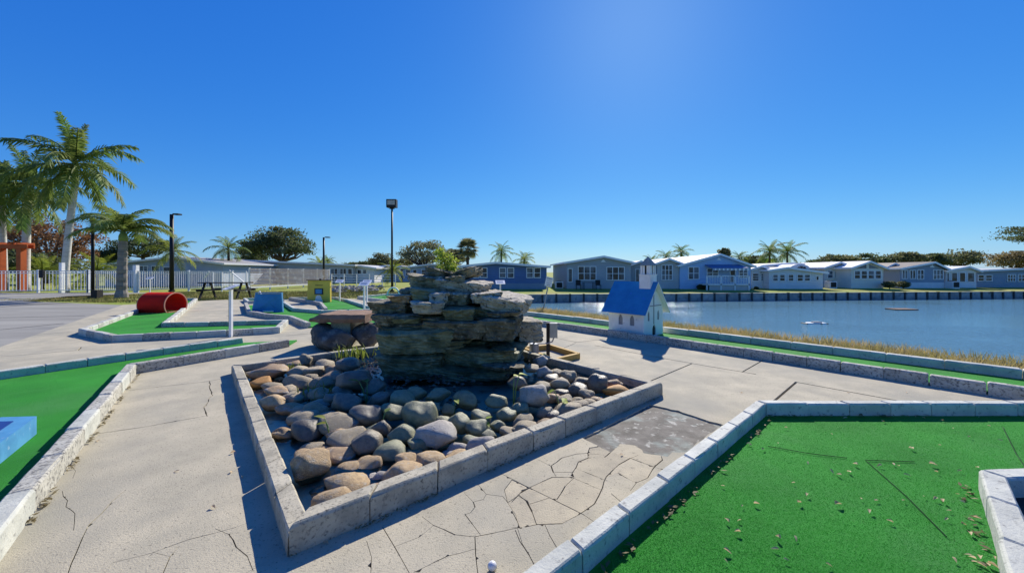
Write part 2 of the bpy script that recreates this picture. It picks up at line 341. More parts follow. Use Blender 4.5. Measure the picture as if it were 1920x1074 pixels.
J(c0((1452,751),(1493,716),(1548,726),(1690,752)), .028); J(c0((1040,633),(1082,641.5),(1136,635)), .02); J(c0((1082,641.5),(1040,660)), .012, .004)
J(c0((-30,671),(146,656.5),(152,651)), .022); J(c0((360,583.5),(447,583)), .03); J(c0((345,602),(445,600)), .012); J(c0((380,571),(452,570)), .02); J(c0((538,629),(640,620)), .03)
J(c0((60,629),(130,622)), .03); J(c0((165,598),(240,594)), .03)
PATCH = [tuple(p[:2]) for p in c7((425,260),(560,195),(830,58),(1000,95),(1190,158),(1285,180),(1160,252),(1060,345),(965,347),(930,366),(795,352),(790,330),(740,302),(650,290),(600,342),(510,300))]
PP = []
for a_, b_ in zip(PATCH, PATCH[1:]+PATCH[:1]):
    a_, b_ = Vector(a_), Vector(b_); k_ = max(1,int((b_-a_).length/.05))
    for i_ in range(k_):
        q_ = a_.lerp(b_, i_/k_); PP.append((q_.x+.022*noise.noise(Vector((q_.x*13,q_.y*13,4))), q_.y+.022*noise.noise(Vector((q_.x*13,q_.y*13,8)))))
PATCH = PP
BF = Vector((-1.10, 1.806, 0)); BL, BW = 4.29, 3.70                 # fountain basin: front corner and outer side lengths
def BP(a, b, z=0): return BF + U * a + V * b + Vector((0, 0, z))
HOLE = [tuple(BP(a, b)[:2]) for a, b in ((.03,.03),(BW-.03,.03),(BW-.03,BL-.03),(.03,BL-.03))]
vv = []; ee = []; sl_polys = []
def poly_in(p):
    k = len(vv); vv.extend(Vector((q[0], q[1])) for q in p); ee.extend((k+i, k+(i+1)%len(p)) for i in range(len(p)))
poly_in(PAVE); poly_in(PATCH); poly_in(HOLE)
for pl, w, jit in cr:
    P = [Vector((p.x, p.y)) for p in pl]
    if jit:
        Q = [P[0]]
        for a, b in zip(P, P[1:]):
            n = max(1, int((b-a).length / .07))
            for k in range(1, n+1):
                q = a.lerp(b, k/n)
                if k < n or True:
                    q = q + Vector((noise.noise(Vector((q.x*9, q.y*9, 1.7))), noise.noise(Vector((q.x*9, q.y*9, 9.1))))) * jit
                Q.append(q)
        P = Q
    for i, (a, b) in enumerate(zip(P, P[1:])):
        d = (b-a)
        if d.length < 1e-5: continue
        d.normalize(); n = Vector((-d.y, d.x)); w0 = w * (RNG.uniform(.55, 1.25) if jit else 1) / 2; e = d * w0
        if jit and i in (0, len(P)-2): w0 *= .6
        qd = [a - e + n*w0, a - e - n*w0, b + e - n*w0, b + e + n*w0]
        sl_polys.append((min(q.x for q in qd), max(q.x for q in qd), min(q.y for q in qd), max(q.y for q in qd), [tuple(q) for q in qd]))
        poly_in(qd)
        if jit and RNG.random() < .30:
            c = a.lerp(b, RNG.random()); sd_ = n * (w0*.6) * RNG.choice((-1, 1)); r_ = RNG.uniform(.008, .022); q3 = [c + sd_ - d*r_, c + sd_ + d*r_*RNG.uniform(.4,1.2), c + sd_ + sd_.normalized()*r_*RNG.uniform(.4,.9)]
            sl_polys.append((min(q.x for q in q3), max(q.x for q in q3), min(q.y for q in q3), max(q.y for q in q3), [tuple(q) for q in q3])); poly_in(q3)
cv, ce, cf, _, _, _ = delaunay_2d_cdt(vv, ee, [], 0, 1e-6)
keep = {}; 
for i, f in enumerate(cf):
    c = (cv[f[0]] + cv[f[1]] + cv[f[2]]) / 3
    if not inpoly(c, PAVE) or inpoly(c, HOLE): continue
    if any(s[0] <= c.x <= s[1] and s[2] <= c.y <= s[3] and inpoly(c, s[4]) for s in sl_polys): continue
    keep[i] = 1 if inpoly(c, PATCH) else 0
e2f = {}
for i in keep:
    f = cf[i]
    for k in range(3): e2f.setdefault(tuple(sorted((f[k], f[(k+1)%3]))), []).append(i)
par = {i: i for i in keep}
def find(i):
    while par[i] != i: par[i] = par[par[i]]; i = par[i]
    return i
for e, fs in e2f.items():
    if len(fs) == 2 and keep[fs[0]] == keep[fs[1]]: par[find(fs[0])] = find(fs[1])
comps = {}
for i in keep: comps.setdefault(find(i), []).append(i)
path = obj('path', [(p[0], p[1], -.045) for p in PAVE], [list(range(len(PAVE)))], M['dirt'], origin=Vector((0,0,-.045))); tag(path, kind='structure')
if path.data.polygons[0].normal.z < 0: path.data.flip_normals()
def tri_area(f): return abs((cv[f[1]]-cv[f[0]]).cross(cv[f[2]]-cv[f[0]])) / 2
for root, fs in sorted(comps.items(), key=lambda kv: -len(kv[1])):
    area = sum(tri_area(cf[i]) for i in fs)
    if area < 4e-4: continue
    patch = keep[root] == 1
    big = area > 1.5
    dz = (-.014 if patch else (0 if big else RNG.uniform(-.004, .002)))
    ix = {}; vs = []; F = []
    fl = []
    for i in fs:
        f = list(cf[i])
        if (cv[f[1]]-cv[f[0]]).cross(cv[f[2]]-cv[f[0]]) < 0: f = f[::-1]
        fl.append(f)
        for v in f:
            if v not in ix:
                ix[v] = len(vs); vs.append((cv[v].x, cv[v].y, dz))
        F.append([ix[v] for v in f])
    cnt = {}
    for f in fl:
        for k in range(3):
            a, b = f[k], f[(k+1)%3]; cnt[(a, b)] = 1
    for (a, b) in list(cnt):
        if (b, a) not in cnt:
            k = len(vs); vs += [(cv[a].x, cv[a].y, -.04), (cv[b].x, cv[b].y, -.04)]
            F.append([ix[b], ix[a], k, k+1])
    nm = 'worn_patch' if patch else ('concrete_slab' if big else 'pavement_piece')
    obj(nm, vs, F, M['worn_patch'] if patch else (M['concrete'] if big else M['concrete_crazed']), path)
LOT = [(-9.35,6.55),(-16.65,15.75),(-24.0,18.0),(-26.0,21.5),(-24,25.2),(-60,24.6),(-60,-3),(-5.1,-3),(-5.3,.2)]
lot = tag(obj('parking_lot', [(x, y, -.012) for x, y in LOT], [list(range(len(LOT)))], M['lot'], origin=Vector((0,0,-.012))), kind='structure')
if lot.data.polygons[0].normal.z < 0: lot.data.flip_normals()
for (x0,y0,x1,y1,w) in ((-30,596,160,592,.05),(0,575,150,566,.22),(0,618,120,606,.04)):
    a, b = G(x0,y0,-.008), G(x1,y1,-.008); d = (b-a).normalized(); n = Vector((-d.y,d.x,0))*w/2
    obj('tar_seam', [a-n,b-n,b+n,a+n], [(0,1,2,3)], M['dark'], lot)

# ------------------------------------------------------------------ kerbs and putting greens
def kerb(parent, pl, w=.095, hs=.14, bl=.40, m='kerb_paint', closed=False, z0=-.02, seed=1):
    """kerb blocks along the centre line; mitred corners, chipped edges"""
    rg = random.Random(seed); P = [Vector((p[0], p[1], 0)) for p in pl]; n = len(P)
    def off(i, s):
        def nn(a, b): d = (b-a).normalized(); return Vector((-d.y, d.x, 0))
        if closed: n0, n1 = nn(P[i-1], P[i]), nn(P[i], P[(i+1)%n])
        else:
            n0 = nn(P[max(i-1,0)], P[max(i-1,0)+1]); n1 = nn(P[min(i,n-2)], P[min(i,n-2)+1])
        mt = (n0+n1).normalized(); return P[i] + mt * (s * w/2 / max(.35, mt.dot(n1)))
    for i in range(n if closed else n-1):
        j = (i+1) % n; La, Lb, Ra, Rb = off(i,1), off(j,1), off(i,-1), off(j,-1)
        h = hs[i] if isinstance(hs, (list, tuple)) else hs; ln = (P[j]-P[i]).length; k = max(1, round(ln/bl)); g = .004/ln
        cuts = [0] + [(q + rg.uniform(-.06,.06))/k for q in range(1,k)] + [1]
        for q in range(k):
            f0, f1 = cuts[q]+g, cuts[q+1]-g; dz = rg.uniform(-.006,.004); yw = [Vector((rg.uniform(-.003,.003), rg.uniform(-.003,.003), 0)) for _ in range(2)]
            st = [(0,.010),(.03,0),(.28,0),(.5,0),(.75,0),(.97,0),(1,.010)]
            prof = [(0,0),(0,.45),(0,.90),(.05,.965),(.12,1),(.5,1),(.88,1),(.95,.965),(1,.90),(1,.45),(1,0)]
            vs = []; F = []
            for f, dr in st:
                ff = f0+(f1-f0)*f; l, r = La.lerp(Lb,ff), Ra.lerp(Rb,ff); sh = yw[0].lerp(yw[1], f)
                for c, zz in prof:
                    p = l.lerp(r, c) + sh; z = z0 + (h+dz-z0)*zz - (dr if zz > .8 else 0)
                    if zz > .3:
                        a = .0035 if zz < .97 else .002
                        p = p + Vector((noise.noise(p*31+Vector((0,0,z*40))), noise.noise(p*29+Vector((5,0,z*40))), 0))*a; z += noise.noise(p*27)*.0025
                        if rg.random() < .05 and zz in (.90,.965): p = p.lerp(l.lerp(r,.5), .10); z -= .010
                    vs.append((p.x,p.y,z))
            np_ = len(prof)
            for a in range(len(st)-1):
                for b in range(np_-1): F.append((a*np_+b, (a+1)*np_+b, (a+1)*np_+b+1, a*np_+b+1))
            F.append(tuple(range(np_))); F.append(tuple(range((len(st)-1)*np_, len(st)*np_))[::-1])
            obj('kerb_block', vs, F, M[m] if isinstance(m, str) else M[m[q % len(m)]], parent)
def turf(parent, poly, z=.028):
    n = len(poly); vs = [(p[0],p[1],z) for p in poly] + [(p[0],p[1],-.01) for p in poly]
    a = sum(poly[i][0]*poly[(i+1)%n][1]-poly[(i+1)%n][0]*poly[i][1] for i in range(n))
    idx = list(range(n)) if a > 0 else list(range(n))[::-1]
    return obj('turf', vs, [idx] + [((i+1)%n, i, n+i, n+(i+1)%n) for i in range(n)], M['turf'], parent)
def fibres(parent, poly, n, z=.026, h=.0055, w=.0024, cond=None):
    px = [p[0] for p in poly]; py = [p[1] for p in poly]; pts = []
    P = NP.uniform([min(px),min(py)], [max(px),max(py)], (n*3, 2))
    Y = P[:,1].clip(.8); pr = (1.9/np.hypot(P[:,0],P[:,1]).clip(1.6))**1.6
    P = P[NP.random(len(P)) < pr]
    inside = np.zeros(len(P), bool); j = len(poly)-1
    for i in range(len(poly)):
        a, b = poly[i], poly[j]
        hit = ((a[1] > P[:,1]) != (b[1] > P[:,1])) & (P[:,0] < (b[0]-a[0])*(P[:,1]-a[1])/((b[1]-a[1]) or 1e-9)+a[0]); inside ^= hit; j = i
    P = P[inside][:n]; k = len(P); an = NP.uniform(0, 6.283, k); ww = w*NP.uniform(.6,1.3,k); ln = NP.normal(0,.0045,(k,2)); hh = h*NP.uniform(.6,1.3,k)
    dx, dy = np.cos(an)*ww, np.sin(an)*ww
    T = np.zeros((k,3,3)); T[:,0,0]=P[:,0]-dx; T[:,0,1]=P[:,1]-dy; T[:,1,0]=P[:,0]+dx; T[:,1,1]=P[:,1]+dy; T[:,2,0]=P[:,0]+ln[:,0]; T[:,2,1]=P[:,1]+ln[:,1]
    T[:,:2,2]=z; T[:,2,2]=z+hh
    o = quads('turf_fibre', T, M['turf_fibre'], parent, 3); tag(o, kind='stuff'); return o

# green beside the camera on the right
dA = (Vector((2.411,3.563,0))-Vector((.148,1.575,0))).normalized()
A1 = Vector((2.411,3.563,0)); A0 = A1 - dA*5.2; A2 = Vector((7.2,3.56,0))
gA = empty('putting_green', (2.9,2.4,0), 'wide near putting green strewn with fallen leaves beside cracked concrete', 'putting green', 'mini golf putting greens')
polyA = [tuple((A0)[:2]), tuple(A1[:2]), tuple(A2[:2]), (7.2,-2.2), (-.5,-2.2)]
turf(gA, polyA); kerb(gA, [A0, A1, A2], .095, .145, .40, 'kerb_paint', seed=3)
fibres(gA, [tuple((A1-dA*3.4+Vector((.05,-.05,0)))[:2]),tuple((A1+Vector((.01,-.055,0)))[:2]),(5.3,3.5),(5.3,.9),(2,.4)], 330000)
for sg in ([(1440,836),(1520,850),(1588,858)],[(1622,862),(1715,865)],[(1625,864),(1700,930),(1775,1005)],[(1880,800),(1905,850),(1925,880)]):
    pp = [G(x,y,.036) for x,y in sg]; MB().tube(pp, .0024, 5).obj('seam', M['blue_black'], gA)
# pit framed by blocks on that green
pit = empty('cup_pit', (3.1,1.9,0), 'pale block frame around a dark pit set into the near green', 'pit')
q0 = Vector((2.987,2.283,0)); q1 = q0 - Vector((.745,.667,0))*2.2
q2 = q0 + Vector((1.6,.08,0)); q3 = q2 - Vector((.745,.667,0))*2.2
kerb(pit, [q1,q0,q2,q3], .11, .16, .42, 'kerb_paint', seed=9)
MB().prism([q1+Vector((0,0,.034)),q0+Vector((0,0,.034)),q2+Vector((0,0,.034)),q3+Vector((0,0,.034))], (0,0,-.02)).obj('pit_floor', M['dark'], pit)
MB().tube([q0+Vector((.12,-.28,.06)), q0+Vector((.55,-.75,.06))], .035, 10).obj('pipe', M['steel'], pit)

# long green by the lake
gB = empty('putting_green', AB(7.4,3), 'long narrow putting green running along the lake bank behind the toy church', 'putting green', 'mini golf putting greens')
polyB = [tuple(AB(6.9,-3.5)[:2]), tuple(AB(8.08,-3.5)[:2]), tuple(AB(8.05,8.7)[:2]), tuple(AB(6.9,7.4)[:2])]
turf(gB, polyB)
kerb(gB, [AB(6.9,-3.6), AB(6.9,3.0), AB(6.78,7.4), AB(7.2,8.9)], .11, .14, .42, 'kerb_rough', seed=5)
kerb(gB, [AB(8.1,-3.6), AB(8.1,4.2), AB(8.0,7.4), AB(7.9,8.9)], .13, .15, .62, 'kerb_paint', seed=6)
# green at lower left
gC = empty('putting_green', (-4.8,4.6,0), 'near putting green at the driveway holding a blue box obstacle', 'putting green', 'mini golf putting greens')
C = [AB(-.80,.2), AB(-.79,3.45), AB(-.72,7.25), AB(1.26,8.0)]; Cb = [AB(-5.2,6.62), AB(-2.0,7.84), AB(.62,8.84)]
polyC = [tuple(p[:2]) for p in (C[0],C[1],C[2],C[3],AB(1.5,8.5),Cb[2],Cb[1],Cb[0],AB(-5.2,.2))]
turf(gC, polyC); kerb(gC, C, .11, .14, .55, ('kerb_rough','kerb_rough','kerb_paint'), seed=12); kerb(gC, Cb, .10, .14, .40, 'kerb_paint', seed=13)
fibres(gC, polyC, 90000)
# tunnel green
gD = empty('putting_green', (-10,9.6,0), 'putting green with the red tunnel and a yellow cup pin', 'putting green', 'mini golf putting greens')
D = [Vector((-16.4,17.6,0)), Vector((-9.62,8.24,0)), Vector((-7.97,7.40,0)), Vector((-6.70,7.84,0)), Vector((-5.40,8.46,0)), Vector((-6.0,9.75,0)), Vector((-7.7,9.38,0)), Vector((-8.68,9.20,0)), Vector((-15.2,17.7,0))]
turf(gD, [tuple(p[:2]) for p in D])
kerb(gD, D, .12, .14, .42, ('kerb_paint','kerb_rough'), closed=True, seed=21)
# blue obstacle green
gE = empty('putting_green', (-7,12,0), 'angled putting green with the blue wedge obstacle across it', 'putting green', 'mini golf putting greens')
E = [Vector((-11.0,15.2,0)), Vector((-8.57,12.0,0)), Vector((-7.47,11.2,0)), Vector((-6.36,10.6,0)), Vector((-5.1,9.2,0))]
Eb = [Vector((-9.89,15.9,0)), Vector((-7.63,12.9,0)), Vector((-6.27,12.2,0)), Vector((-4.6,12.6,0)), Vector((-3.6,11.9,0))]
turf(gE, [tuple(p[:2]) for p in E] + [(-3.4,9.9)] + [tuple(p[:2]) for p in Eb[::-1]])
kerb(gE, E, .12, .14, .42, 'kerb_rough', seed=31); kerb(gE, Eb, .12, .14, .42, 'kerb_paint', seed=32)
# yellow obstacle green
gF = empty('putting_green', (-7.4,15,0), 'putting green in front of the yellow bell obstacle', 'putting green', 'mini golf putting greens')
Fl = [Vector((-11.1,18.4,0)), Vector((-8.0,15.4,0)), Vector((-6.55,12.95,0))]; Fr = [Vector((-8.9,18.6,0)), Vector((-7.6,17.0,0)), Vector((-5.0,13.2,0))]
turf(gF, [tuple(p[:2]) for p in Fl] + [(-6.2,12.45),(-4.7,12.75)] + [tuple(p[:2]) for p in Fr[::-1]])
kerb(gF, Fl, .12, .14, .42, 'kerb_rough', seed=41); kerb(gF, Fr, .12, .14, .42, 'kerb_paint', seed=42); kerb(gF, [Fl[0],Fr[0]], .12, .14, .42, 'kerb_paint', seed=43)
gH = empty('putting_green', (-5,17,0), 'far putting green under the small white arch', 'putting green', 'mini golf putting greens')
Hh = [Vector((-8.0,19.2,0)), Vector((-4.4,15.4,0)), Vector((-2.6,14.4,0)), Vector((-1.9,16.0,0)), Vector((-4.6,21.6,0)), Vector((-7.4,21.6,0))]
turf(gH, [tuple(p[:2]) for p in Hh]); kerb(gH, Hh, .12, .14, .5, 'kerb_paint', closed=True, seed=44)
gI = empty('putting_green', (-11.5,17.4,0), 'short putting green beyond the blue wedge obstacle', 'putting green', 'mini golf putting greens')
Ii = [Vector((-13.0,17.9,0)), Vector((-11.6,16.2,0)), Vector((-10.6,17.0,0)), Vector((-11.9,18.6,0))]
turf(gI, [tuple(p[:2]) for p in Ii]); kerb(gI, Ii, .12, .14, .5, 'kerb_paint', closed=True, seed=45)

# ------------------------------------------------------------------ fountain basin, slab tower, stones
fb = empty('fountain_basin', BP(BW/2, BL/2), 'low block-walled fountain basin filled with river stones', 'basin')
k = .055
kerb(fb, [BP(k,k), BP(BW-k,k), BP(BW-k,BL-k), BP(k,BL-k)], .11, (.15,.135,.125,.118), .40, 'kerb_grey', closed=True, z0=-.05, seed=51)
fl = [BP(.1,.1,-.03), BP(BW-.1,.1,-.03), BP(BW-.1,BL-.1,-.03), BP(.1,BL-.1,-.03)]
obj('basin_floor', fl, [(0,1,2,3)], M['basin_floor'], fb)
obj('basin_water', [p + Vector((0,0,.072)) for p in fl], [(0,1,2,3)], M['shallow'], fb)
MB().tube([BP(2.35,.28,.03), BP(3.0,.33,.03)], .016, 8).obj('water_pipe', M['white_worn'], fb)

def rockmesh(name, sub, seed, lump=.22, cuts=5, fine=.03, flat=1.0):
    bm = bmesh.new(); bmesh.ops.create_icosphere(bm, subdivisions=sub, radius=1); rg = random.Random(seed)
    pl = []
    for _ in range(cuts):
        n = Vector((rg.gauss(0,1), rg.gauss(0,1), rg.gauss(0,1)*flat)).normalized(); pl.append((n, rg.uniform(.62,.88)))
    o = Vector((seed*3.1, seed*1.7, seed*.9))
    for v in bm.verts:
        p = v.co.copy(); p *= 1 + lump*noise.noise(p*1.1+o)
        for n, d in pl:
            e = p.dot(n) - d
            if e > 0: p -= n*e*.86
        p *= 1 + fine*noise.noise(p*3.2+o) + fine*.5*noise.noise(p*8+o); v.co = p
    xs = [v.co for v in bm.verts]
    for ax in range(3):
        lo = min(c[ax] for c in xs); hi = max(c[ax] for c in xs)
        for c in xs: c[ax] = (c[ax]-(lo+hi)/2)/(hi-lo)
    me = bpy.data.meshes.new(name); bm.to_mesh(me); bm.free(); me.polygons.foreach_set('use_smooth', [True]*len(me.polygons)); return me
SMOOTH = [rockmesh('river_stone', 3, i, .35, 3, .02) for i in range(9)]
ANG = [rockmesh('river_stone', 3, 40+i, .35, 8, .05) for i in range(5)]
def mesh_with(me, m):
    key = me.name + '|' + m
    if key not in mesh_with.c:
        c = me.copy(); c.materials.clear(); c.materials.append(M[m]); mesh_with.c[key] = c
    return mesh_with.c[key]
mesh_with.c = {}
LB = {k: ('stone_'+k, v, g) for k, v, g in (('tan','tan river stone','tan river stones in the basin'), ('brown','brown river stone','brown river stones in the basin'), ('grey','grey river stone','grey river stones in the basin'),
      ('dark','dark slate-coloured stone','dark stones in the basin'), ('green','greenish algae-stained stone','algae-stained stones in the basin'), ('pale','pale rough-skinned stone','pale rough stones in the basin'), ('orange','orange river stone','orange stones in the basin'))}
TC = Vector((-.85, 5.25, 0))
def pile(p): return max(0, min(.20, .22*(1-((p.x-TC.x)**2+(p.y-TC.y)**2)**.5/2.7)))
def stone(x, y, w, h, c, ang=False, tilt=None):
    rg = random.Random(int(x*7+y*13)); p = G(x, y, .07)
    z = pile(p); p = G(x, y, z+.06); t = p.y/FPX; W = w*t*1.10; D = W*rg.uniform(.72,.9); phi = math.atan2(EYE-p.z, p.y)
    Hh = max(h*t*h*t-(D*math.sin(phi))**2, (.42*W)**2)**.5/math.cos(phi); Hh = min(Hh, W*.95)
    # keep inside the basin wall
    q = p - BF; a, b = q.dot(U), q.dot(V); r = max(W,D)*.46
    a = min(max(a, .12+r), BW-.12-r); b = min(max(b, .12+r), BL-.12-r); p2 = BP(a, b)
    zc = z - .03 + Hh*.5
    mn, lb, gp = LB[c]
    zone = 'beside the left basin wall' if a < .75 else ('against the front basin wall' if b < .75 else ('along the rear right basin wall' if a > BW-.9 else ('at the foot of the slab tower' if (p2-Vector((TC.x,TC.y,0))).length < 1.35 else 'in the middle of the basin')))
    lb = ('large ' if W > .27 else ('small ' if W < .16 else 'medium-sized ')) + lb + ' ' + zone; me = (ANG if ang or c == 'pale' or rg.random() < .3 else SMOOTH)[rg.randrange(5)]
    o = link('river_stone', mesh_with(me, mn), Vector((p2.x,p2.y,zc)), None, (rg.uniform(-.22,.22), tilt if tilt is not None else rg.uniform(-.28,.28), rg.uniform(-.5,.5)), (W*1.06, D*1.06, Hh*1.06))
    tag(o, lb, 'stone', gp)
ST = [(582,881,60,58,'tan',1),(578,852,51,27,'tan'),(634,849,58,29,'brown'),(654,901,80,40,'tan'),(625,934,78,54,'tan',1),(762,894,70,50,'tan'),(721,925,58,36,'brown'),(713,885,38,29,'pale'),
 (688,863,51,29,'tan'),(654,867,45,27,'tan'),(690,831,54,46,'dark'),(652,820,62,30,'grey'),(636,811,40,31,'brown'),(574,804,54,38,'dark'),(632,793,62,29,'grey'),(587,829,42,25,'grey'),(607,836,28,22,'brown'),
 (717,802,34,40,'dark'),(567,780,56,22,'grey'),(590,767,50,22,'brown'),(686,778,54,36,'dark'),(730,843,54,38,'green'),(755,814,49,40,'green'),(785,787,58,52,'green'),(762,856,40,30,'tan',1),(529,807,32,26,'brown'),
 (822,820,68,50,'pale'),(812,867,60,46,'tan',1),(868,855,48,32,'tan',1),(858,834,34,27,'pale'),(904,834,52,36,'pale'),(931,822,24,16,'pale'),(998,807,48,32,'grey'),(1016,790,19,18,'grey',1),(1042,795,36,22,'brown'),
 (1071,768,54,28,'grey'),(1083,756,36,24,'grey'),(1060,744,30,20,'grey'),(1035,739,28,18,'brown'),(1003,749,52,48,'pale'),(981,779,37,16,'grey'),(894,800,40,32,'green'),(860,792,38,36,'green'),(828,786,32,26,'green'),
 (802,759,42,20,'green'),(841,763,26,24,'green'),(872,749,42,34,'green'),(901,775,34,24,'green'),(1015,720,32,20,'grey'),(1049,717,38,26,'grey'),(1066,705,28,24,'grey'),(1020,698,28,25,'pale'),(1014,676,26,22,'pale'),
 (996,686,27,16,'grey'),(1044,693,28,16,'grey'),(1090,710,30,18,'grey'),(1083,727,34,24,'dark'),(1083,742,26,14,'grey'),(989,730,28,22,'pale'),(1121,722,34,40,'dark'),(1150,716,32,20,'brown',1),(1167,733,54,26,'orange',1),
 (1136,751,36,20,'brown'),(1107,753,34,22,'grey'),(481,717,32,22,'orange'),(510,699,56,24,'brown',1),(559,693,36,20,'grey'),(516,683,30,13,'brown'),(549,677,32,13,'brown'),(588,691,34,16,'grey'),(559,714,44,26,'grey',1),
 (512,720,36,18,'grey'),(522,729,44,24,'brown'),(510,753,42,30,'tan'),(543,759,42,24,'brown'),(572,675,26,22,'grey'),(608,681,32,20,'grey'),(627,689,32,16,'brown'),(655,685,36,26,'dark'),(649,759,46,38,'dark',1),
 (668,722,66,46,'dark'),(551,740,40,22,'grey'),(522,808,44,26,'tan'),(481,697,34,18,'grey'),(582,706,24,20,'grey'),(621,699,30,14,'brown'),(627,747,42,28,'dark'),(600,735,36,24,'grey'),(640,735,34,24,'dark'),
 (735,768,40,28,'green'),(757,748,42,30,'green'),(712,748,44,30,'dark'),(930,748,38,26,'green'),(950,770,34,24,'green'),(955,800,34,20,'grey'),(935,790,30,22,'green'),(970,800,28,18,'grey'),(700,722,40,28,'dark'),
 (775,735,44,28,'green'),(820,735,44,26,'green'),(975,760,30,24,'green'),(1040,770,32,20,'dark'),(1022,765,30,20,'grey'),(1050,730,32,18,'dark'),(1035,705,28,18,'dark'),(1100,735,28,20,'grey'),(970,715,34,26,'dark'),(985,745,30,22,'dark'),
 (605,715,40,24,'grey'),(635,708,36,24,'dark'),(600,755,40,24,'dark'),(540,725,34,18,'grey'),(575,735,36,20,'dark'),(560,760,34,18,'grey'),(610,775,40,22,'dark'),(655,790,36,24,'dark'),(665,805,34,22,'dark'),(840,812,34,24,'green'),
 (700,800,36,26,'green'),(790,825,44,30,'green'),(780,842,36,24,'green'),(845,842,30,22,'pale'),(885,820,32,24,'green'),(915,805,30,22,'green'),(700,888,34,24,'pale'),(742,872,34,24,'tan'),(600,905,30,22,'brown'),(680,920,36,24,'dark'),(790,880,30,22,'tan')]
for s in ST: stone(*s[:5], ang=len(s) > 5)
rg = np.random.default_rng(77); q = []
for _ in range(1500):
    a, b = rg.uniform(.14,BW-.14), rg.uniform(.14,BL-.14); p = BP(a,b)
    if (a < .75 and b < 3.2) or (b < .7 and a < 1.9) or (noise.noise(Vector((a*1.4,b*1.4,3))) < -.05 and b < 1.8): continue
    c = np.array([p.x,p.y,-.02+rg.uniform(0,.02)+pile(p)*.8]); r = rg.uniform(.012,.038)
    v = [c+np.array(d)*r*rg.uniform(.6,1.25) for d in ((1,0,0),(-1,0,0),(0,1,0),(0,-1,0),(0,0,.7),(0,0,-.7))]
    for i_,j_,k_ in ((0,2,4),(2,1,4),(1,3,4),(3,0,4),(2,0,5),(1,2,5),(3,1,5),(0,3,5)): q.append([v[i_],v[j_],v[k_]])
M['gravel'] = mat('gravel', (.17,.145,.105), (.07,.062,.05), 9, .8, c3=(.035,.033,.027), s3=5, t3=(.5,.62))
tag(quads('gravel', np.array(q), M['gravel'], None, 3), 'small gravel and broken rock between the river stones of the basin', 'gravel', kind='stuff')

# the tower: dry-stacked slabs
tw = empty('rock_waterfall', (TC.x, TC.y, -.03), 'tall stacked slab rock waterfall in the middle of the fountain basin', 'waterfall')
def slab(x0, x1, y0, y1, Yf, D, m, seed, yaw=0, taper=.82, roll=0, rnd=.5):
    t = Yf/FPX; W = (x1-x0)*t*1.06; H = (y1-y0)*t*.90; c = AT((x0+x1)/2, (y0+y1)/2, Yf); c.y += D/2
    bm = bmesh.new(); bmesh.ops.create_cube(bm, size=2); bmesh.ops.subdivide_edges(bm, edges=bm.edges[:], cuts=13, use_grid_fill=True)
    o = Vector((seed*2.3, seed*5.1, seed*1.3)); rg = random.Random(seed)
    ca, sa = math.cos(yaw), math.sin(yaw); cr_, sr = math.cos(roll), math.sin(roll); tx, ty = rg.uniform(-.18,.18), rg.uniform(-.1,.1)
    vs = []
    for v in bm.verts:
        p = v.co.copy()
        # round the plan and the rim
        m4 = (abs(p.x)**4+abs(p.y)**4)**.25; 
        q = p.copy(); l = max(abs(p.x),abs(p.y),1e-6); e = max((p.x**2+p.y**2)**.5,1e-6)
        k = 1-rnd*.55*(1-l/e)*2.2; q.x *= k; q.y *= k
        edge = max(0,l-.72)/.28; q.z *= 1-.16*edge*edge*rg.uniform(.8,1.2)
        kz = 1-(1-taper)*(1-(q.z+1)/2); q.x *= kz; q.y *= kz
        w = Vector((q.x*W/2, q.y*D/2, q.z*H/2))
        n1 = noise.noise(w*4.5+o); n2 = noise.noise(Vector((w.x*9,w.y*9,w.z*26))+o); n3 = noise.noise(w*22+o)
        out = Vector((q.x,q.y,0)); out = out.normalized() if out.length > .2 else out
        w += out*(n1*.07+abs(n2)*.05*(1 if l>.8 else .2)+n3*.016); w.z += n1*.026*(H/.3)**.5+n3*.009+abs(noise.noise(w*13+o))*.012+q.x*tx*H*.5+q.y*ty*H*.5
        x, z = w.x*cr_-w.z*sr, w.x*sr+w.z*cr_; y = w.y
        vs.append(c+Vector((x*ca-y*sa, x*sa+y*ca, z)))
    F = [[v.index for v in f.verts] for f in bm.faces]; bm.free()
    return obj('slab_stone', vs, F, M[m], tw, smooth=False)
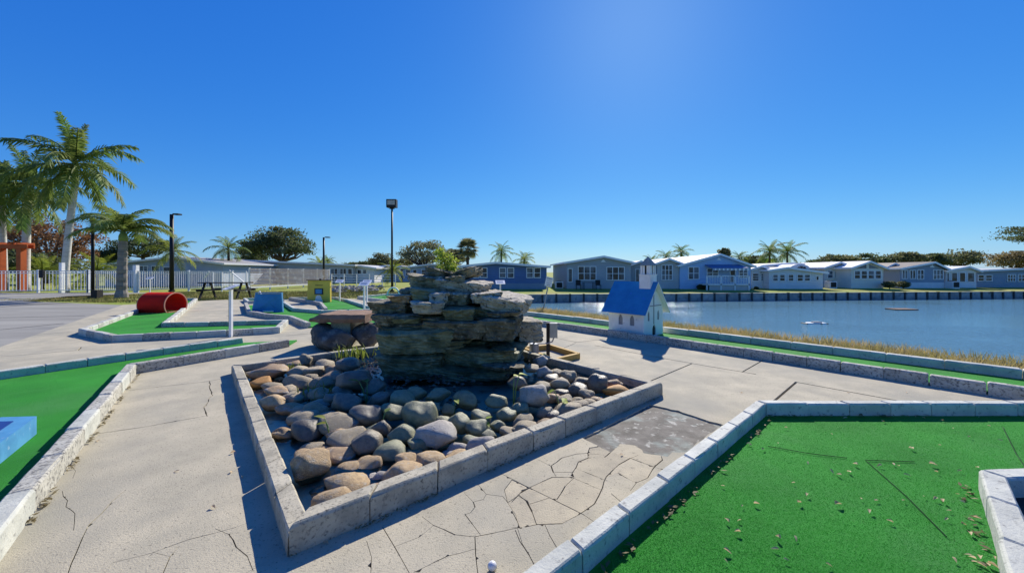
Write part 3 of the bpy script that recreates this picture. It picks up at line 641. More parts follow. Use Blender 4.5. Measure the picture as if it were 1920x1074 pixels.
SL = [(682,830,664,724,4.42,1.5,'slab_wet',.05),(684,842,618,674,4.40,1.55,'slab_wet',.08),(822,984,656,699,4.50,1.5,'slab_wet',-.06),(735,972,692,742,4.48,1.5,'slab_wet',-.04),
 (787,912,600,644,4.48,1.3,'slab_rock',.03),(903,977,596,646,4.50,1.0,'slab_rock',-.12),(962,1012,600,650,5.25,.8,'slab_pale',.2),(710,792,611,633,4.50,1.0,'slab_rock',.1),
 (686,792,590,618,4.55,1.2,'slab_rock',.0),(687,768,566,594,4.60,1.1,'slab_rock',-.1),(762,828,566,594,4.52,.9,'slab_pale',.05),(820,880,578,607,4.50,.9,'slab_wet',.1),(874,942,578,600,4.60,1.0,'slab_wet',0),
 (902,992,556,594,4.55,1.1,'slab_pale',-.15),(880,934,549,573,4.70,.9,'slab_pale',.1),(824,883,549,576,4.66,.9,'slab_rock',-.1),(793,831,547,573,4.62,.7,'slab_pale',.2),(768,810,541,570,4.66,.7,'stone_green',.1),
 (727,768,553,571,4.70,.6,'stone_brown',0),(738,786,541,559,4.80,.8,'slab_rock',.2),(802,914,525,550,4.78,1.1,'slab_pale',-.05),(755,842,520,549,4.86,1.0,'slab_rock',.1),(788,840,504,525,4.95,.8,'slab_rock',.2),
 (832,891,507,526,4.95,.9,'slab_rock',-.15),(767,835,519,533,4.90,.9,'slab_rock',0),(831,866,518,532,4.88,.6,'slab_rock',.1),(690,730,585,612,4.85,1.0,'slab_rock',.2),
 (830,965,632,664,5.02,1.0,'slab_wet',.05),(850,905,640,660,4.80,.6,'slab_wet',.3),
 (735,945,575,715,5.15,.9,'slab_wet',0),(775,900,535,600,5.15,.8,'slab_rock',0)]
RS = random.Random(5)
for k in range(20):
    x_ = RS.uniform(700,950); y_ = RS.choice((575,594,600,618,645,660,676,690))+RS.uniform(-4,4); w_ = RS.uniform(42,95); h_ = RS.uniform(8,14)
    SL.insert(29, (x_-w_/2, x_+w_/2, y_-h_/2, y_+h_/2, RS.uniform(4.42,4.62), .9, RS.choice(('slab_wet','slab_rock','slab_wet')), RS.uniform(-.2,.2)))
RL = {22:.28,23:-.22,20:.06,13:.12,21:.18,3:.07}
for i, s in enumerate(SL): slab(*s[:4], s[4]+(RNG.uniform(-.07,.09) if i < 49 else .12), *s[5:7], seed=i+1, yaw=s[7], roll=-RL.get(i,0)+RNG.uniform(-.04,.04), rnd=RNG.uniform(.15,.55))

# boulders with the brown slab across them, behind the tower
def boulder(p, dims, m, label, seed, rot=(0,0,0), cuts=7):
    me = rockmesh('boulder', 4, seed, .3, cuts, .06); me.materials.append(M[m]); tag(link('boulder', me, Vector(p)+Vector((0,0,dims[2]*.46)), None, rot, dims), label, 'boulder')
bY = 6.85
boulder((AT(606,640,bY).x, bY+.15, -.02), (.62,.75,.46), 'boulder', 'dark rounded boulder under the left end of the brown slab', 71, (0,.35,.3), 4)
boulder((AT(637,640,bY).x, bY-.2, -.02), (.72,.6,.42), 'boulder', 'brown angular boulder in front of the block that carries the brown slab', 72, (0,-.1,.1))
boulder((AT(683,640,bY).x, bY+.1, -.02), (.5,.6,.50), 'boulder', 'reddish boulder wedged between the brown slab and the slab tower', 73, (0,.1,.8))
pl = MB().box((AT(618,640,bY).x, bY+.05, 0), (AT(655,640,bY).x, bY+.6, .46)); tag(pl.obj('concrete_block', M['kerb_grey']), 'plain concrete block under the brown stone slab', 'block')
x0, x1 = AT(587,600,bY).x, AT(690,600,bY).x
vs = []; nx = 12
for i in range(nx+1):
    f = i/nx; x = x0+(x1-x0)*f; tp = .10 if f < .12 else .15
    for (yy, zz) in ((bY-.12,0),(bY-.15,.5),(bY-.12,1),(bY+.7,1),(bY+.7,0)):
        nz = noise.noise(Vector((x*7,yy*7,zz*3))); vs.append((x, yy+nz*.03, .47+(.02 if f<.12 else 0)+zz*tp*(.6+.4*min(1,f*8))+nz*.015))
F = [(i*5+b, i*5+(b+1)%5, (i+1)*5+(b+1)%5, (i+1)*5+b) for i in range(nx) for b in range(5)] + [(4,3,2,1,0), tuple(nx*5+k for k in range(5))]
tag(obj('stone_slab', vs, F, M['brownstone']), 'reddish brown flat stone slab laid across boulders', 'slab')

# ------------------------------------------------------------------ toy church
CHY = Vector((2.744, 7.665, 0)); TZ = .03
def CP(a, b, z): return CHY + U*a + V*b + Vector((0,0,z))          # a along the front (0..0.8), b back along the side
ch = empty('toy_church', CP(.4,.43,TZ), 'white toy chapel with blue roof and steeple standing on the lakeside green', 'toy church')
CW, CL, RZ, SLP = .80, .86, 1.18, 1.30
wt = RZ - CW/2*SLP
def plate(name, pts, off, m, par=ch): return MB().prism(pts, off).obj(name, M[m], par)
def holed(name, W, H, top, holes, org, ax, nrm, th, m):
    """wall panel of width W with pointed-arch holes cut through; top: list of extra upper outline points (s, z)"""
    out = [(0,TZ)] + [(W,TZ)] + top
    P2 = [Vector(p) for p in out]; E2 = [(i,(i+1)%len(P2)) for i in range(len(P2))]; hp = []
    for (s, z0, w, h) in holes:
        q = [(s-w/2,z0),(s+w/2,z0),(s+w/2,z0+h*.62),(s+w*.30,z0+h*.86),(s,z0+h),(s-w*.30,z0+h*.86),(s-w/2,z0+h*.62)]
        k = len(P2); P2 += [Vector(p) for p in q]; E2 += [(k+i,k+(i+1)%7) for i in range(7)]; hp.append(q)
    v2, e2, f2, _, _, _ = delaunay_2d_cdt(P2, E2, [], 0, 1e-6)
    fs = []
    for f in f2:
        c = (v2[f[0]]+v2[f[1]]+v2[f[2]])/3
        if inpoly(c, out) and not any(inpoly(c, q) for q in hp): fs.append(f)
    W3 = lambda p, d: org + ax*p[0] + Vector((0,0,p[1])) + nrm*d
    vs = [W3(p,0) for p in v2] + [W3(p,-th) for p in v2]; n = len(v2); F = [list(f) for f in fs] + [[i+n for i in f[::-1]] for f in fs]
    cnt = {(f[k],f[(k+1)%3]) for f in fs for k in range(3)}
    F += [[b,a,a+n,b+n] for (a,b) in cnt if (b,a) not in cnt]
    return obj(name, vs, F, M[m], ch), hp, W3
fw, hp, W3 = holed('front_wall', CW, 1, [(CW,wt),(CW/2,RZ-.02),(0,wt)], [(.20,.36,.075,.22),(.60,.36,.075,.22),(.42,TZ+.012,.14,.23)], CP(0,0,0), U, -V, .025, 'white')
hp[2:] and plate('door', [W3(p,-.02) for p in hp[2]], V*.012, 'dark')
for q in hp[:2]: plate('window_pane', [W3(p,-.02) for p in q], V*.004, 'pane')
plate('upright', [W3((.393,.28),.012),W3((.407,.28),.012),W3((.407,RZ-.05),.012),W3((.393,RZ-.05),.012)], V*.012, 'grey_trim')
plate('cross_bar', [W3((.09,.668),.013),W3((.71,.668),.013),W3((.71,.684),.013),W3((.09,.684),.013)], V*.013, 'grey_trim')
sw, hp, W3 = holed('side_wall', CL-.052, 1, [(CL-.052,wt-.01),(0,wt-.01)], [(CL-.30,.25,.105,.23),(CL-.58,.25,.105,.23)], CP(0,CL-.026,0), -V, -U, .025, 'white_worn')
for q in hp: plate('window_pane', [W3(p,-.02) for p in q], U*.004, 'grey_trim')
sw2, hp, W3 = holed('side_wall', CL-.052, 1, [(CL-.052,wt-.01),(0,wt-.01)], [(.3,.25,.105,.23),(.58,.25,.105,.23)], CP(CW,.026,0), V, U, .025, 'white_worn')
for q in hp: plate('window_pane', [W3(p,-.02) for p in q], -U*.004, 'grey_trim')
plate('back_wall', [CP(0,CL,TZ),CP(CW,CL,TZ),CP(CW,CL,wt),CP(CW/2,CL,RZ-.02),CP(0,CL,wt)], -V*.025, 'white')
for s in (-1,1):
    ov = .52; e = [CP(CW/2+s*.004,-.11,RZ+.002), CP(CW/2+s*ov,-.11,RZ-ov*SLP+.002), CP(CW/2+s*ov,CL+.11,RZ-ov*SLP+.002), CP(CW/2+s*.004,CL+.11,RZ+.002)]
    n = (e[1]-e[0]).cross(e[3]-e[0]).normalized(); n = n if n.z > 0 else -n
    plate('roof_panel', [p + n*.006 for p in e], n*.008, 'blue_paint'); plate('roof_board', [p - n*.008 for p in e], n*.0135, 'white')
sc_ = Vector(CP(.4,.13,0))
def sq(w, z, rot=True): return [sc_ + U*a*w/2 + V*b*w/2 + Vector((0,0,z)) for a,b in ((-1,-1),(1,-1),(1,1),(-1,1))]
stp = MB().prism(sq(.26,.98), (0,0,.35)).prism(sq(.28,1.331), (0,0,.018)).obj('steeple', M['white_worn'], ch)
for a in (-1,1):
    for b in (-1,1): MB().prism([sc_+U*(a*.095+da)+V*(b*.095+db)+Vector((0,0,1.35)) for da,db in ((-.02,-.02),(.02,-.02),(.02,.02),(-.02,.02))], (0,0,.19)).obj('post', M['white_worn'], stp)
for a in (-1,1):
    for f in (-.045,.045):
        MB().prism([sc_+U*(a*.095+da)+V*(f+db)+Vector((0,0,1.35)) for da,db in ((-.008,-.022),(.008,-.022),(.008,.022),(-.008,.022))], (0,0,.19)).obj('slat', M['white_worn'], stp)
        MB().prism([sc_+V*(a*.095+da)+U*(f+db)+Vector((0,0,1.35)) for da,db in ((-.008,-.022),(.008,-.022),(.008,.022),(-.008,.022))], (0,0,.19)).obj('slat', M['white_worn'], stp)
MB().prism(sq(.12,1.35), (0,0,.19)).obj('belfry_shade', M['dark'], stp)  # added dark box: paints in the shade seen between the belfry posts
q = sq(.27,1.542); MB().add(q+[sc_+Vector((0,0,1.745))], [(3,2,1,0),(0,1,4),(1,2,4),(2,3,4),(3,0,4)]).obj('steeple_cap', M['cap_grey'], stp)

# ------------------------------------------------------------------ obstacles on the greens
def local(o, ax):                                                   # frame with ax as its first direction
    ax = Vector(ax).normalized(); s = Vector((-ax.y,ax.x,0)); return lambda a,b,c: o+ax*a+s*b+Vector((0,0,c))
tu = empty('tunnel', (-12.2,12.75,.03), 'red half-pipe tunnel with salmon rims on its green', 'tunnel')
ax = Vector((1,-.05,0)).normalized(); T_ = local(Vector((-12.05,12.7,.03)), ax); rr = .42; L2 = .47
def arc(r, x, n=20): return [T_(x, r*math.cos(math.pi*(1.20-1.40*k/n)), .25+r*math.sin(math.pi*(1.20-1.40*k/n))) for k in range(n+1)]
def halfpipe(r0, r1, xa, xb):
    A,B,C_,D_ = arc(r1,xa),arc(r1,xb),arc(r0,xa),arc(r0,xb); n = len(A); vs = A+B+C_+D_; F = []
    for k in range(n-1): F += [(k,k+1,n+k+1,n+k),(2*n+k+1,2*n+k,3*n+k,3*n+k+1),(k+1,k,2*n+k,2*n+k+1),(n+k,n+k+1,3*n+k+1,3*n+k)]
    F += [(0,n,3*n,2*n),(n-1,3*n-1,4*n-1,2*n-1)]; return vs, F
vs, F = halfpipe(rr-.025, rr, -L2, L2); obj('shell', vs, F, M['red_paint'], tu)
for s in (-1,1):
    vs, F = halfpipe(rr-.028, rr+.004, s*L2-.02*(s<0), s*L2+.02+.0*(s>0)) if s > 0 else halfpipe(rr-.028, rr+.004, -L2-.02, -L2); obj('rim', vs, F, M['salmon'], tu)
MB().prism([T_(L2-.02,-.28,0),T_(L2+.03,-.28,0),T_(L2+.03,.28,0),T_(L2-.02,.28,0)], (0,0,.03)).obj('sill', M['salmon'], tu)

bo = empty('wedge_obstacle', AT(500,586,12.6)*1, 'blue sloped board obstacle with pale edges and a ball slot', 'obstacle'); bo.location.z = .03; WLOC[bo.name] = Vector(bo.location)
Yb = 12.6; q = lambda x,y,d=0: AT(x,y,Yb)+Vector((0,d,0))
def zfix(p): p = Vector(p); p.z = max(p.z,.03); return p
face = [zfix(q(473.5,590)),zfix(q(494,590)),q(494,583),q(512,583),zfix(q(512,590)),zfix(q(528,590)),q(523.5,551,.07),q(478,551,.07)]
face[2].y += .05; face[3].y += .05
MB().prism(face, (0,.02,0)).obj('board', M['blue_paint'], bo)
MB().prism([zfix(q(471.5,590)),zfix(q(474,590)),q(478.5,550,.07),q(476,550,.07)], (0,.07,0)).obj('side_panel', M['blue_pale'], bo)
MB().prism([zfix(q(527.7,590)),zfix(q(530,590)),q(525.5,550,.07),q(523.2,550,.07)], (0,.07,0)).obj('side_panel', M['blue_pale'], bo)
MB().prism([q(476,550,.06),q(525.5,550,.06),q(525.5,548.5,.06),q(476,548.5,.06)], (0,.09,0)).obj('top_panel', M['blue_pale'], bo)
MB().prism([q(493,584.3,-.02),q(513,584.3,-.02),q(513,582.3,-.02),q(493,582.3,-.02)], (0,.03,0)).obj('slot_lip', M['white'], bo)

ye = empty('bell_obstacle', (AT(598,567,16.9).x,16.9,.03), 'yellow box obstacle with a painted bell and a small framed notice', 'obstacle')
Yy = 16.9; q = lambda x,y,d=0: AT(x,y,Yy)+Vector((0,d,0)); zb = lambda p: Vector((p.x,p.y,.03))
MB().prism([zb(q(576,567)),zb(q(619,567)),q(618.5,526),q(577,526)], (0,.14,0)).obj('box', M['yellow_paint'], ye)
MB().prism([q(575,526,-.03),q(620,526,-.03),q(620,524.6,-.03),q(575,524.6,-.03)], (0,.22,0)).obj('lid', M['dark'], ye)
MB().tube([q(599,524.6,.07), q(599,522.4,.07)], .05, 10).obj('knob', M['dark'], ye)
nb = MB().prism([q(590,552,-.02),q(606,552,-.02),q(606,540.5,-.02),q(590,540.5,-.02)], (0,.018,0)).obj('notice_frame', M['dark'], ye)
MB().prism([q(592,550.6,-.024),q(604,550.6,-.024),q(604,542,-.024),q(592,542,-.024)], (0,.008,0)).obj('notice', M['blue_pale'], nb)
MB().prism([q(591,535.3,-.01),q(605.5,535.3,-.01),q(605.5,534.3,-.01),q(591,534.3,-.01)], (0,.012,0)).obj('slot', M['dark'], ye)
MB().prism([q(588,568,-.012),q(605,568,-.012),q(605.5,565.5,-.012),q(603,560,-.012),q(602,555.5,-.012),q(599,553.4,-.012),q(595,553.4,-.012),q(592.5,555.5,-.012),q(591.5,561,-.012),q(588.5,566,-.012)], (0,.010,0)).obj('bell', M['white_worn'], ye)
wh = MB()
bp = lambda x,y: G(x,y,.03)
BB = [Vector((-3.66,2.63,.03)), Vector((-4.03,3.12,.03)), Vector((-4.30,3.10,.03)), Vector((-4.9,2.2,.03)), Vector((-4.2,1.6,.03))]
bx = empty('box_obstacle', (-4.2,2.6,.03), 'low pale blue box obstacle with a darker top on the near green', 'obstacle')
MB().prism(BB[::-1], (0,0,.150)).obj('box', M['blue_pale'], bx)
cB = sum(BB, Vector())/5
MB().prism([cB+(p-cB)*.80+Vector((0,0,.151)) for p in BB[::-1]], (0,0,.006)).obj('top_board', M['blue_deep'], bx)
MB().tube([Vector((-4.30,2.99,.19)), Vector((-4.40,2.96,.19))], .026, 10).obj('bolt', M['dark'], bx)
ar = MB(); Ya = 20.6; ca = AT(737.5,555,Ya); pts_ = [Vector((ca.x+.34*math.cos(math.pi*k/14), Ya, .03+.50*math.sin(math.pi*k/14)**.85)) for k in range(15)]
ar.tube(pts_, .045, 8); tag(ar.obj('arch', M['white'], smooth=True), 'small white hoop arch on the far green', 'arch')
tr = empty('tripod_marker', (AT(487,548,19.4).x,19.4,-.03), 'small white triangular frame on the grass behind the blue wedge', 'marker')
c_ = Vector((AT(487,548,19.4).x,19.4,-.03))
for dx,dy in ((-.22,-.1),(.26,-.1),(0,.3)): MB().bar(c_+Vector((dx,dy,0)), c_+Vector((0,0,.44)), .05,.02).obj('leg', M['white'], tr)
pin = empty('cup_pin', Vector((-6.92,9.0,.03)), 'thin yellow cup pin on the tunnel green', 'pin')
MB().tube([(-6.92,9.0,.0),(-6.92,9.0,.82)], .012, 6).obj('pole', M['wood_yellow'], pin)

def signpost(p, h, label, tilt=.5, face=0, w=.34, grp=None):
    e = empty('sign_post', p, label, 'sign post')
    MB().box((p[0]-.026,p[1]-.026,p[2]-.05),(p[0]+.026,p[1]+.026,p[2]+h-.04)).obj('post', M['white_worn'], e)
    c = Vector((p[0],p[1],p[2]+h)); r = Vector((math.cos(face),math.sin(face),0)); f = Vector((-r.y,r.x,0)); u = f*math.cos(tilt)+Vector((0,0,math.sin(tilt)))
    b = [c-r*w/2-u*.13,c+r*w/2-u*.13,c+r*w/2+u*.13,c-r*w/2+u*.13]; n = r.cross(u)
    MB().prism(b, n*.018).obj('board', M['white'], e)
    for k in range(3): MB().prism([c+r*(-w*.36)+u*(.06-k*.055)+n*.018, c+r*(w*.3)+u*(.06-k*.055)+n*.018, c+r*(w*.3)+u*(.075-k*.055)+n*.018, c+r*(-w*.36)+u*(.075-k*.055)+n*.018], n*.003).obj('text_line', M['grey_trim'], e)
def post_at(x, y, Y, h, label, **k): p = AT(x, y, Y); signpost(Vector((p.x,Y,0)), h, label, **k)
post_at(433,600,7.95,1.06,'slanted white sign board on a post at the edge of the tunnel green', tilt=.35, face=-.7)
post_at(637,560,17.3,.96,'slanted white sign board on a post beside the yellow bell obstacle', face=.1)
post_at(683,560,13.1,.97,'slanted white sign board on a post, nearest behind the brown slab', face=0)
post_at(688,560,14.9,1.0,'slanted white sign board on a post, just behind another such post', face=.1)
post_at(938,540,13.4,1.02,'slanted white sign board on a post seen over the slab tower against the navy house', face=.15)
post_at(281,540,23.6,1.0,'slanted white sign board on a post in the grass by the picket fence', face=.1)
ns = empty('warning_sign', G(1017,583), 'white notice on a leaning thin pole at the lake bank', 'sign')
b0 = G(1017,583); b1 = AT(1031,520,b0.y)
MB().tube([b0-Vector((0,0,.1)), b1], .022, 8).obj('pole', M['steel'], ns)
dv = (b1-b0).normalized(); cs = b1-dv*.16; rv = Vector((1,0,-dv.x/dv.z*0-.14)).normalized(); rv = Vector((dv.z,0,-dv.x)).normalized()
pl = [cs-rv*.13-dv*.17+Vector((0,-.03,0)),cs+rv*.13-dv*.17+Vector((0,-.03,0)),cs+rv*.13+dv*.17+Vector((0,-.03,0)),cs-rv*.13+dv*.17+Vector((0,-.03,0))]
bd = MB().prism(pl, (0,.008,0)).obj('board', M['white'], ns)
for k,(w,hh) in enumerate(((.10,.030),(.085,.018),(.09,.018),(.07,.026))):
    cc = cs+dv*(.11-k*.075)+Vector((0,-.034,0)); MB().prism([cc-rv*w-dv*hh/2,cc+rv*w-dv*hh/2,cc+rv*w+dv*hh/2,cc-rv*w+dv*hh/2], (0,.003,0)).obj('text_line', M['grey_trim'], bd)

# outlet post, tap and timber frame behind the basin
op = empty('outlet_post', Vector((.60,6.05,0)), 'grey electrical box on a dark channel post behind the basin', 'outlet')
e0 = Vector((.60,6.05,0)); ztop = 1.4-(605-510)*6.05/690
MB().box((e0.x-.035,e0.y-.02,-.02),(e0.x+.02,e0.y+.02,ztop)).obj('post', M['dark'], op)
MB().box((e0.x+.015,e0.y-.065,ztop-.24),(e0.x+.14,e0.y-.022,ztop)).obj('outlet_box', M['steel'], op)
MB().tube([(e0.x+.08,e0.y-.045,ztop-.24),(e0.x+.06,e0.y-.045,ztop-.30),(e0.x-.02,e0.y-.045,ztop-.33),(e0.x-.2,e0.y-.05,ztop-.33)], .012, 8).obj('conduit', M['steel'], op)
tp = empty('water_tap', Vector((.36,6.0,0)), 'galvanised standpipe tap with a bucket at the back of the basin', 'tap')
MB().tube([(.36,6.0,-.02),(.36,6.0,.60)], .018, 8).obj('pipe', M['steel'], tp)
MB().tube([(.36,6.0,.46),(.46,5.97,.46),(.48,5.965,.40)], .02, 8).obj('spout', M['steel'], tp)
MB().tube([(.36,6.0,-.01),(.36,6.0,.24)], [.085,.075], 14).obj('pipe_sleeve', M['steel'], tp)
MB().bar((.30,6.0,.61),(.42,6.0,.61),.02).obj('handle', M['steel'], tp)
tf = empty('timber_frame', G(1050,665), 'yellowish timber frame lying flat behind the basin', 'frame')
tfp = [G(1085,672),G(1032,655),G(980,660),G(1040,683)]
for a,b in zip(tfp, tfp[1:]+tfp[:1]): MB().bar(a+Vector((0,0,.045)), b+Vector((0,0,.045)), .06, .09).obj('beam', M['wood_yellow'], tf)
o = MB().tube([G(923,1069)+Vector((0,0,0)),G(923,1069)+Vector((0,0,.01))], .001, 3)
bm = bmesh.new(); bmesh.ops.create_uvsphere(bm, u_segments=24, v_segments=14, radius=.0215); me = bpy.data.meshes.new('golf_ball'); bm.to_mesh(me); bm.free()
me.polygons.foreach_set('use_smooth', [True]*len(me.polygons)); me.materials.append(M['ball'])
gb = link('golf_ball', me, G(923,1069)+Vector((0,0,.0215))); tag(gb, 'white golf ball lying on the cracked concrete', 'golf ball')
bm = bmesh.new(); bmesh.ops.create_circle(bm, segments=28, radius=.0213); bmesh.ops.rotate(bm, verts=bm.verts[:], cent=(0,0,0), matrix=__import__('mathutils').Matrix.Rotation(.5,3,'X'))
lp = [v.co.copy()+WLOC['golf_ball'] for v in bm.verts]; bm.free(); MB().tube(lp+[lp[0]], .0012, 5, False).obj('stripe', M['dark'], gb)

# ------------------------------------------------------------------ small plants in and around the basin
def leafblade(c, d, l, w, fold=.15):
    d = Vector(d).normalized(); s = d.cross(Vector((0,0,1))).normalized(); n = s.cross(d)
    prof = [(0,.25),(.18,.9),(.4,1),(.7,.65),(1,0)]; vs = []
    for f,k in prof: m = c+d*l*f-n*l*.18*f*f; vs += [m-s*w*k/2+n*fold*w*k, m, m+s*w*k/2+n*fold*w*k]
    F = []
    for i in range(4):
        for j in range(2): F.append((i*3+j,i*3+j+1,(i+1)*3+j+1,(i+1)*3+j))
    return vs, F
def waterplant(x, y, hs, label, m='leaf_fresh', seed=0, ls=.10):
    rg = random.Random(seed); p = G(x, y, .05); e = empty('water_plant', p, label, 'plant')
    for h in hs:
        a = rg.uniform(0,6.28); top = p+Vector((math.cos(a)*h*.35, math.sin(a)*h*.25, h)); mid = p.lerp(top,.5)+Vector((0,0,h*.12))
        MB().tube([p-Vector((0,0,.06)),mid,top], [.006,.005,.004], 5).obj('stem', M['shaft'], e, smooth=True)
        vs, F = leafblade(top, (math.cos(a+rg.uniform(-1,1)), math.sin(a)-.4, rg.uniform(-.5,.5)), ls, ls*.62); obj('leaf', vs, F, M[m], e, smooth=True)
waterplant(962,765,(.30,.32),'two-stemmed water plant in front of the slab tower','leaf_fresh',4,.10)
waterplant(852,778,(.16,.10),'sprouting water plant among the algae-stained stones','leaf_fresh',6,.08)
waterplant(1052,770,(.20,.13,.1),'yellowing water plant beside the grey stones at the basin wall','leaf_fresh',9,.09)
waterplant(620,822,(.16,.12),'pale young plant among the dark stones','frond_yellow',11,.09)
waterplant(905,808,(.10,.08,.07),'creeping weed by the white pipe in the basin','leaf_fresh',14,.06)
waterplant(688,755,(.22,.2),'arching water plant at the left foot of the slab tower','frond',17,.12)
waterplant(716,800,(.12,),'single-leaf seedling between blue-grey stones','frond',21,.08)
waterplant(1010,680,(.13,.1),'small yellow-leaved weed at the back of the basin','frond_yellow',23,.09)
def tuft(x, y, n, h, label, m, seed, z=.08, sp=.10):
    p = G(x, y, z); rg = np.random.default_rng(seed); e = empty('weed_tuft', p, label, 'plant'); q = []
    for k in range(n):
        a = rg.uniform(0,6.283); b = np.array(p)+np.array([rg.normal(0,sp),rg.normal(0,sp*.6),-.04]); hh = h*rg.uniform(.5,1.1); d = np.array([math.cos(a),math.sin(a),0])*hh*rg.uniform(.2,.7); s = np.array([-math.sin(a),math.cos(a),0])*.010
        m1 = b+d*.4+np.array([0,0,hh*.7]); t = b+d+np.array([0,0,hh])
        q.append([b-s,b+s,m1+s*.8,m1-s*.8]); q.append([m1-s*.8,m1+s*.8,t+s*.1,t-s*.1])
    tag(quads('blades', np.array(q), M[m], e), kind='stuff')
tuft(598,745,40,.18,'green weed tuft among the grey stones at the left of the basin','frond',3)
tuft(668,665,60,.20,'yellow-green weeds at the boulders behind the basin','frond_yellow',5,.1,.16)
tuft(545,690,14,.12,'thin weed tuft beside the left basin wall','frond_yellow',8)
tuft(640,655,30,.16,'straw-coloured weeds at the foot of the brown angular boulder','leaf_tan',12,.05,.12)
# bush growing from the top of the tower
bu = AT(838,509,5.25); e = empty('tower_bush', bu, 'bright yellow-green bush growing from the top of the slab tower', 'plant')
for a,b,h in ((-.10,0,.30),(.0,.05,.26),(.08,-.02,.17),(.03,.08,.2),(-.04,-.06,.14)): MB().tube([bu-Vector((0,0,.05)),bu+Vector((a*.5,b*.5,h*.6)),bu+Vector((a,b,h))],[.008,.006,.003],5).obj('stem', M['bark'], e)
n = 900; cc = np.array([(-.10,0,.28,.06),(-.06,.02,.20,.07),(.0,.0,.12,.09),(.07,0,.08,.08),(.02,.05,.18,.07),(-.1,.02,.1,.07),(.1,-.04,.03,.06)]); ci = NP.integers(0,len(cc),n)
ctr = np.array(bu)+cc[ci,:3]+NP.normal(0,1,(n,3))*cc[ci,3:4]*.6; a1 = NP.normal(0,1,(n,3)); a1 /= np.linalg.norm(a1,axis=1)[:,None]; a2 = np.cross(a1,NP.normal(0,1,(n,3))); a2 /= np.linalg.norm(a2,axis=1)[:,None]
l = NP.uniform(.012,.026,(n,1)); quads('foliage', np.stack([ctr-a1*l,ctr+a2*l*.5,ctr+a1*l,ctr-a2*l*.5],1), M['leaf_fresh'], e)

# ------------------------------------------------------------------ fallen leaves, litter, grass
lm = []
for k in range(4):
    vs, F = leafblade(Vector((-.5,0,0)), (1,0,.1*k-.1), 1, .38+.06*k, .35+.1*k); me = bpy.data.meshes.new('fallen_leaf'); me.from_pydata([tuple(v) for v in vs], [], F); me.materials.append(M['leaf_dry']); me.polygons.foreach_set('use_smooth',[True]*len(me.polygons)); lm.append(me)
c1 = lambda a,b: (1320+.348*a, 700+.348*b)
LV = [(440,290),(400,375),(320,405),(250,385),(690,325),(560,480),(690,525),(725,540),(780,525),(815,485),(945,493),(1020,484),(1048,495),(1095,542),(1235,488),(1250,527),(1375,522),(1268,382),(1115,400),(1430,340),(1595,356),(1535,280),(1340,293),(965,255),(1285,250),(555,652),(515,693),(285,700),(205,710),(122,788),(188,786),(180,850),(400,880),(495,885),(380,938),(128,955),(120,1005),(445,1000),(675,1027),(725,703),(845,670),(930,678),(1075,680),(1185,658),(1245,672),(1290,683),(1365,645),(1425,637),(1390,688),(895,742),(1000,792),(1305,780),(1318,733),(1400,810),(1440,790),(1475,775),(1435,857),(1510,945),(1420,970),(1445,990),(1490,985),(1530,1020),(1560,1030),(1350,1000),(1500,1030),(1570,990),(1460,1010),(1470,500),(480,585),(1600,1050),(1480,235),(1185,237),(1140,232),(760,237),(100,600),(240,375)]
grp = ('dry curled leaf fallen on the wide near putting green','leaf','fallen leaves on the near green')
for a,b in LV:
    x,y = c1(a,b); p = G(x,y,.045); s = RNG.uniform(.018,.040)
    o = link('fallen_leaf', RNG.choice(lm), p, None, (RNG.uniform(-.4,.4),RNG.uniform(-.3,.3),RNG.uniform(0,6.28)), (s,s,s)); tag(o, *grp)
for x,y in ((436,848),(434,883),(183,825),(330,882),(612,1016),(1166,851),(1060,741),(455,893),(400,950),(1590,735),(1700,735),(1390,735)):
    o = link('fallen_leaf', RNG.choice(lm), G(x,y,.008), None, (RNG.uniform(-.2,.2),0,RNG.uniform(0,6.28)), (.035,.035,.035)); tag(o, 'dry leaf lying on the bare concrete path', 'leaf', 'fallen leaves on the path')
def litter(parent_label, segs, n, w, z, seed, name='leaf_litter', sz=(.010,.028)):
    rg = np.random.default_rng(seed); q = []
    for (a,b) in segs:
        a = np.array(a,float); b = np.array(b,float); d = (b-a)/np.linalg.norm(b-a); s = np.array([-d[1],d[0],0]); m = max(3,int(n*np.linalg.norm(b-a)))
        f = rg.random(m); f = f[np.array([noise.noise(Vector((v*9,seed,0))) for v in f]) > -.12]
        for v in f:
            c = a+(b-a)*v+s*abs(rg.normal(0,w)); c[2] = z+rg.uniform(0,.012); an = rg.uniform(0,6.28); l = rg.uniform(*sz); ex = np.array([math.cos(an),math.sin(an),rg.uniform(-.35,.35)])*l; ey = np.array([-math.sin(an),math.cos(an),rg.uniform(-.3,.3)])*l*.4
            q.append([c-ex,c-ey,c+ex,c+ey])
    o = quads(name, np.array(q), M['leaf_tan'], None); tag(o, parent_label, 'leaf litter', kind='stuff')
litter('crumbled brown leaf litter along the inner kerb of the wide near green', [(A1+Vector((.03,-.10,0)), A0+Vector((.06,-.06,0))), (A2+Vector((0,-.07,0)), A1+Vector((0,-.07,0)))], 38, .018, .04, 3)
litter('brown leaf litter along the outer kerb of the box obstacle green', [(AB(-.70,3.3),AB(-.62,7.1)), (AB(-.6,7.22),AB(.4,7.55))][0:1], -1 if False else 55, -.03 if False else .02, .01, 5)
litter('dry leaf litter at the pit frame on the near green', [(q1+Vector((-.06,.05,0)), q0+Vector((-.06,.06,0)))], 50, .03, .035, 8)
litter('dark soil crumbs along the front basin wall', [(BP(BW,-.015), BP(0,-.015))], 120, -.02 if False else .012, .008, 11, 'soil_crumbs', (.006,.016))

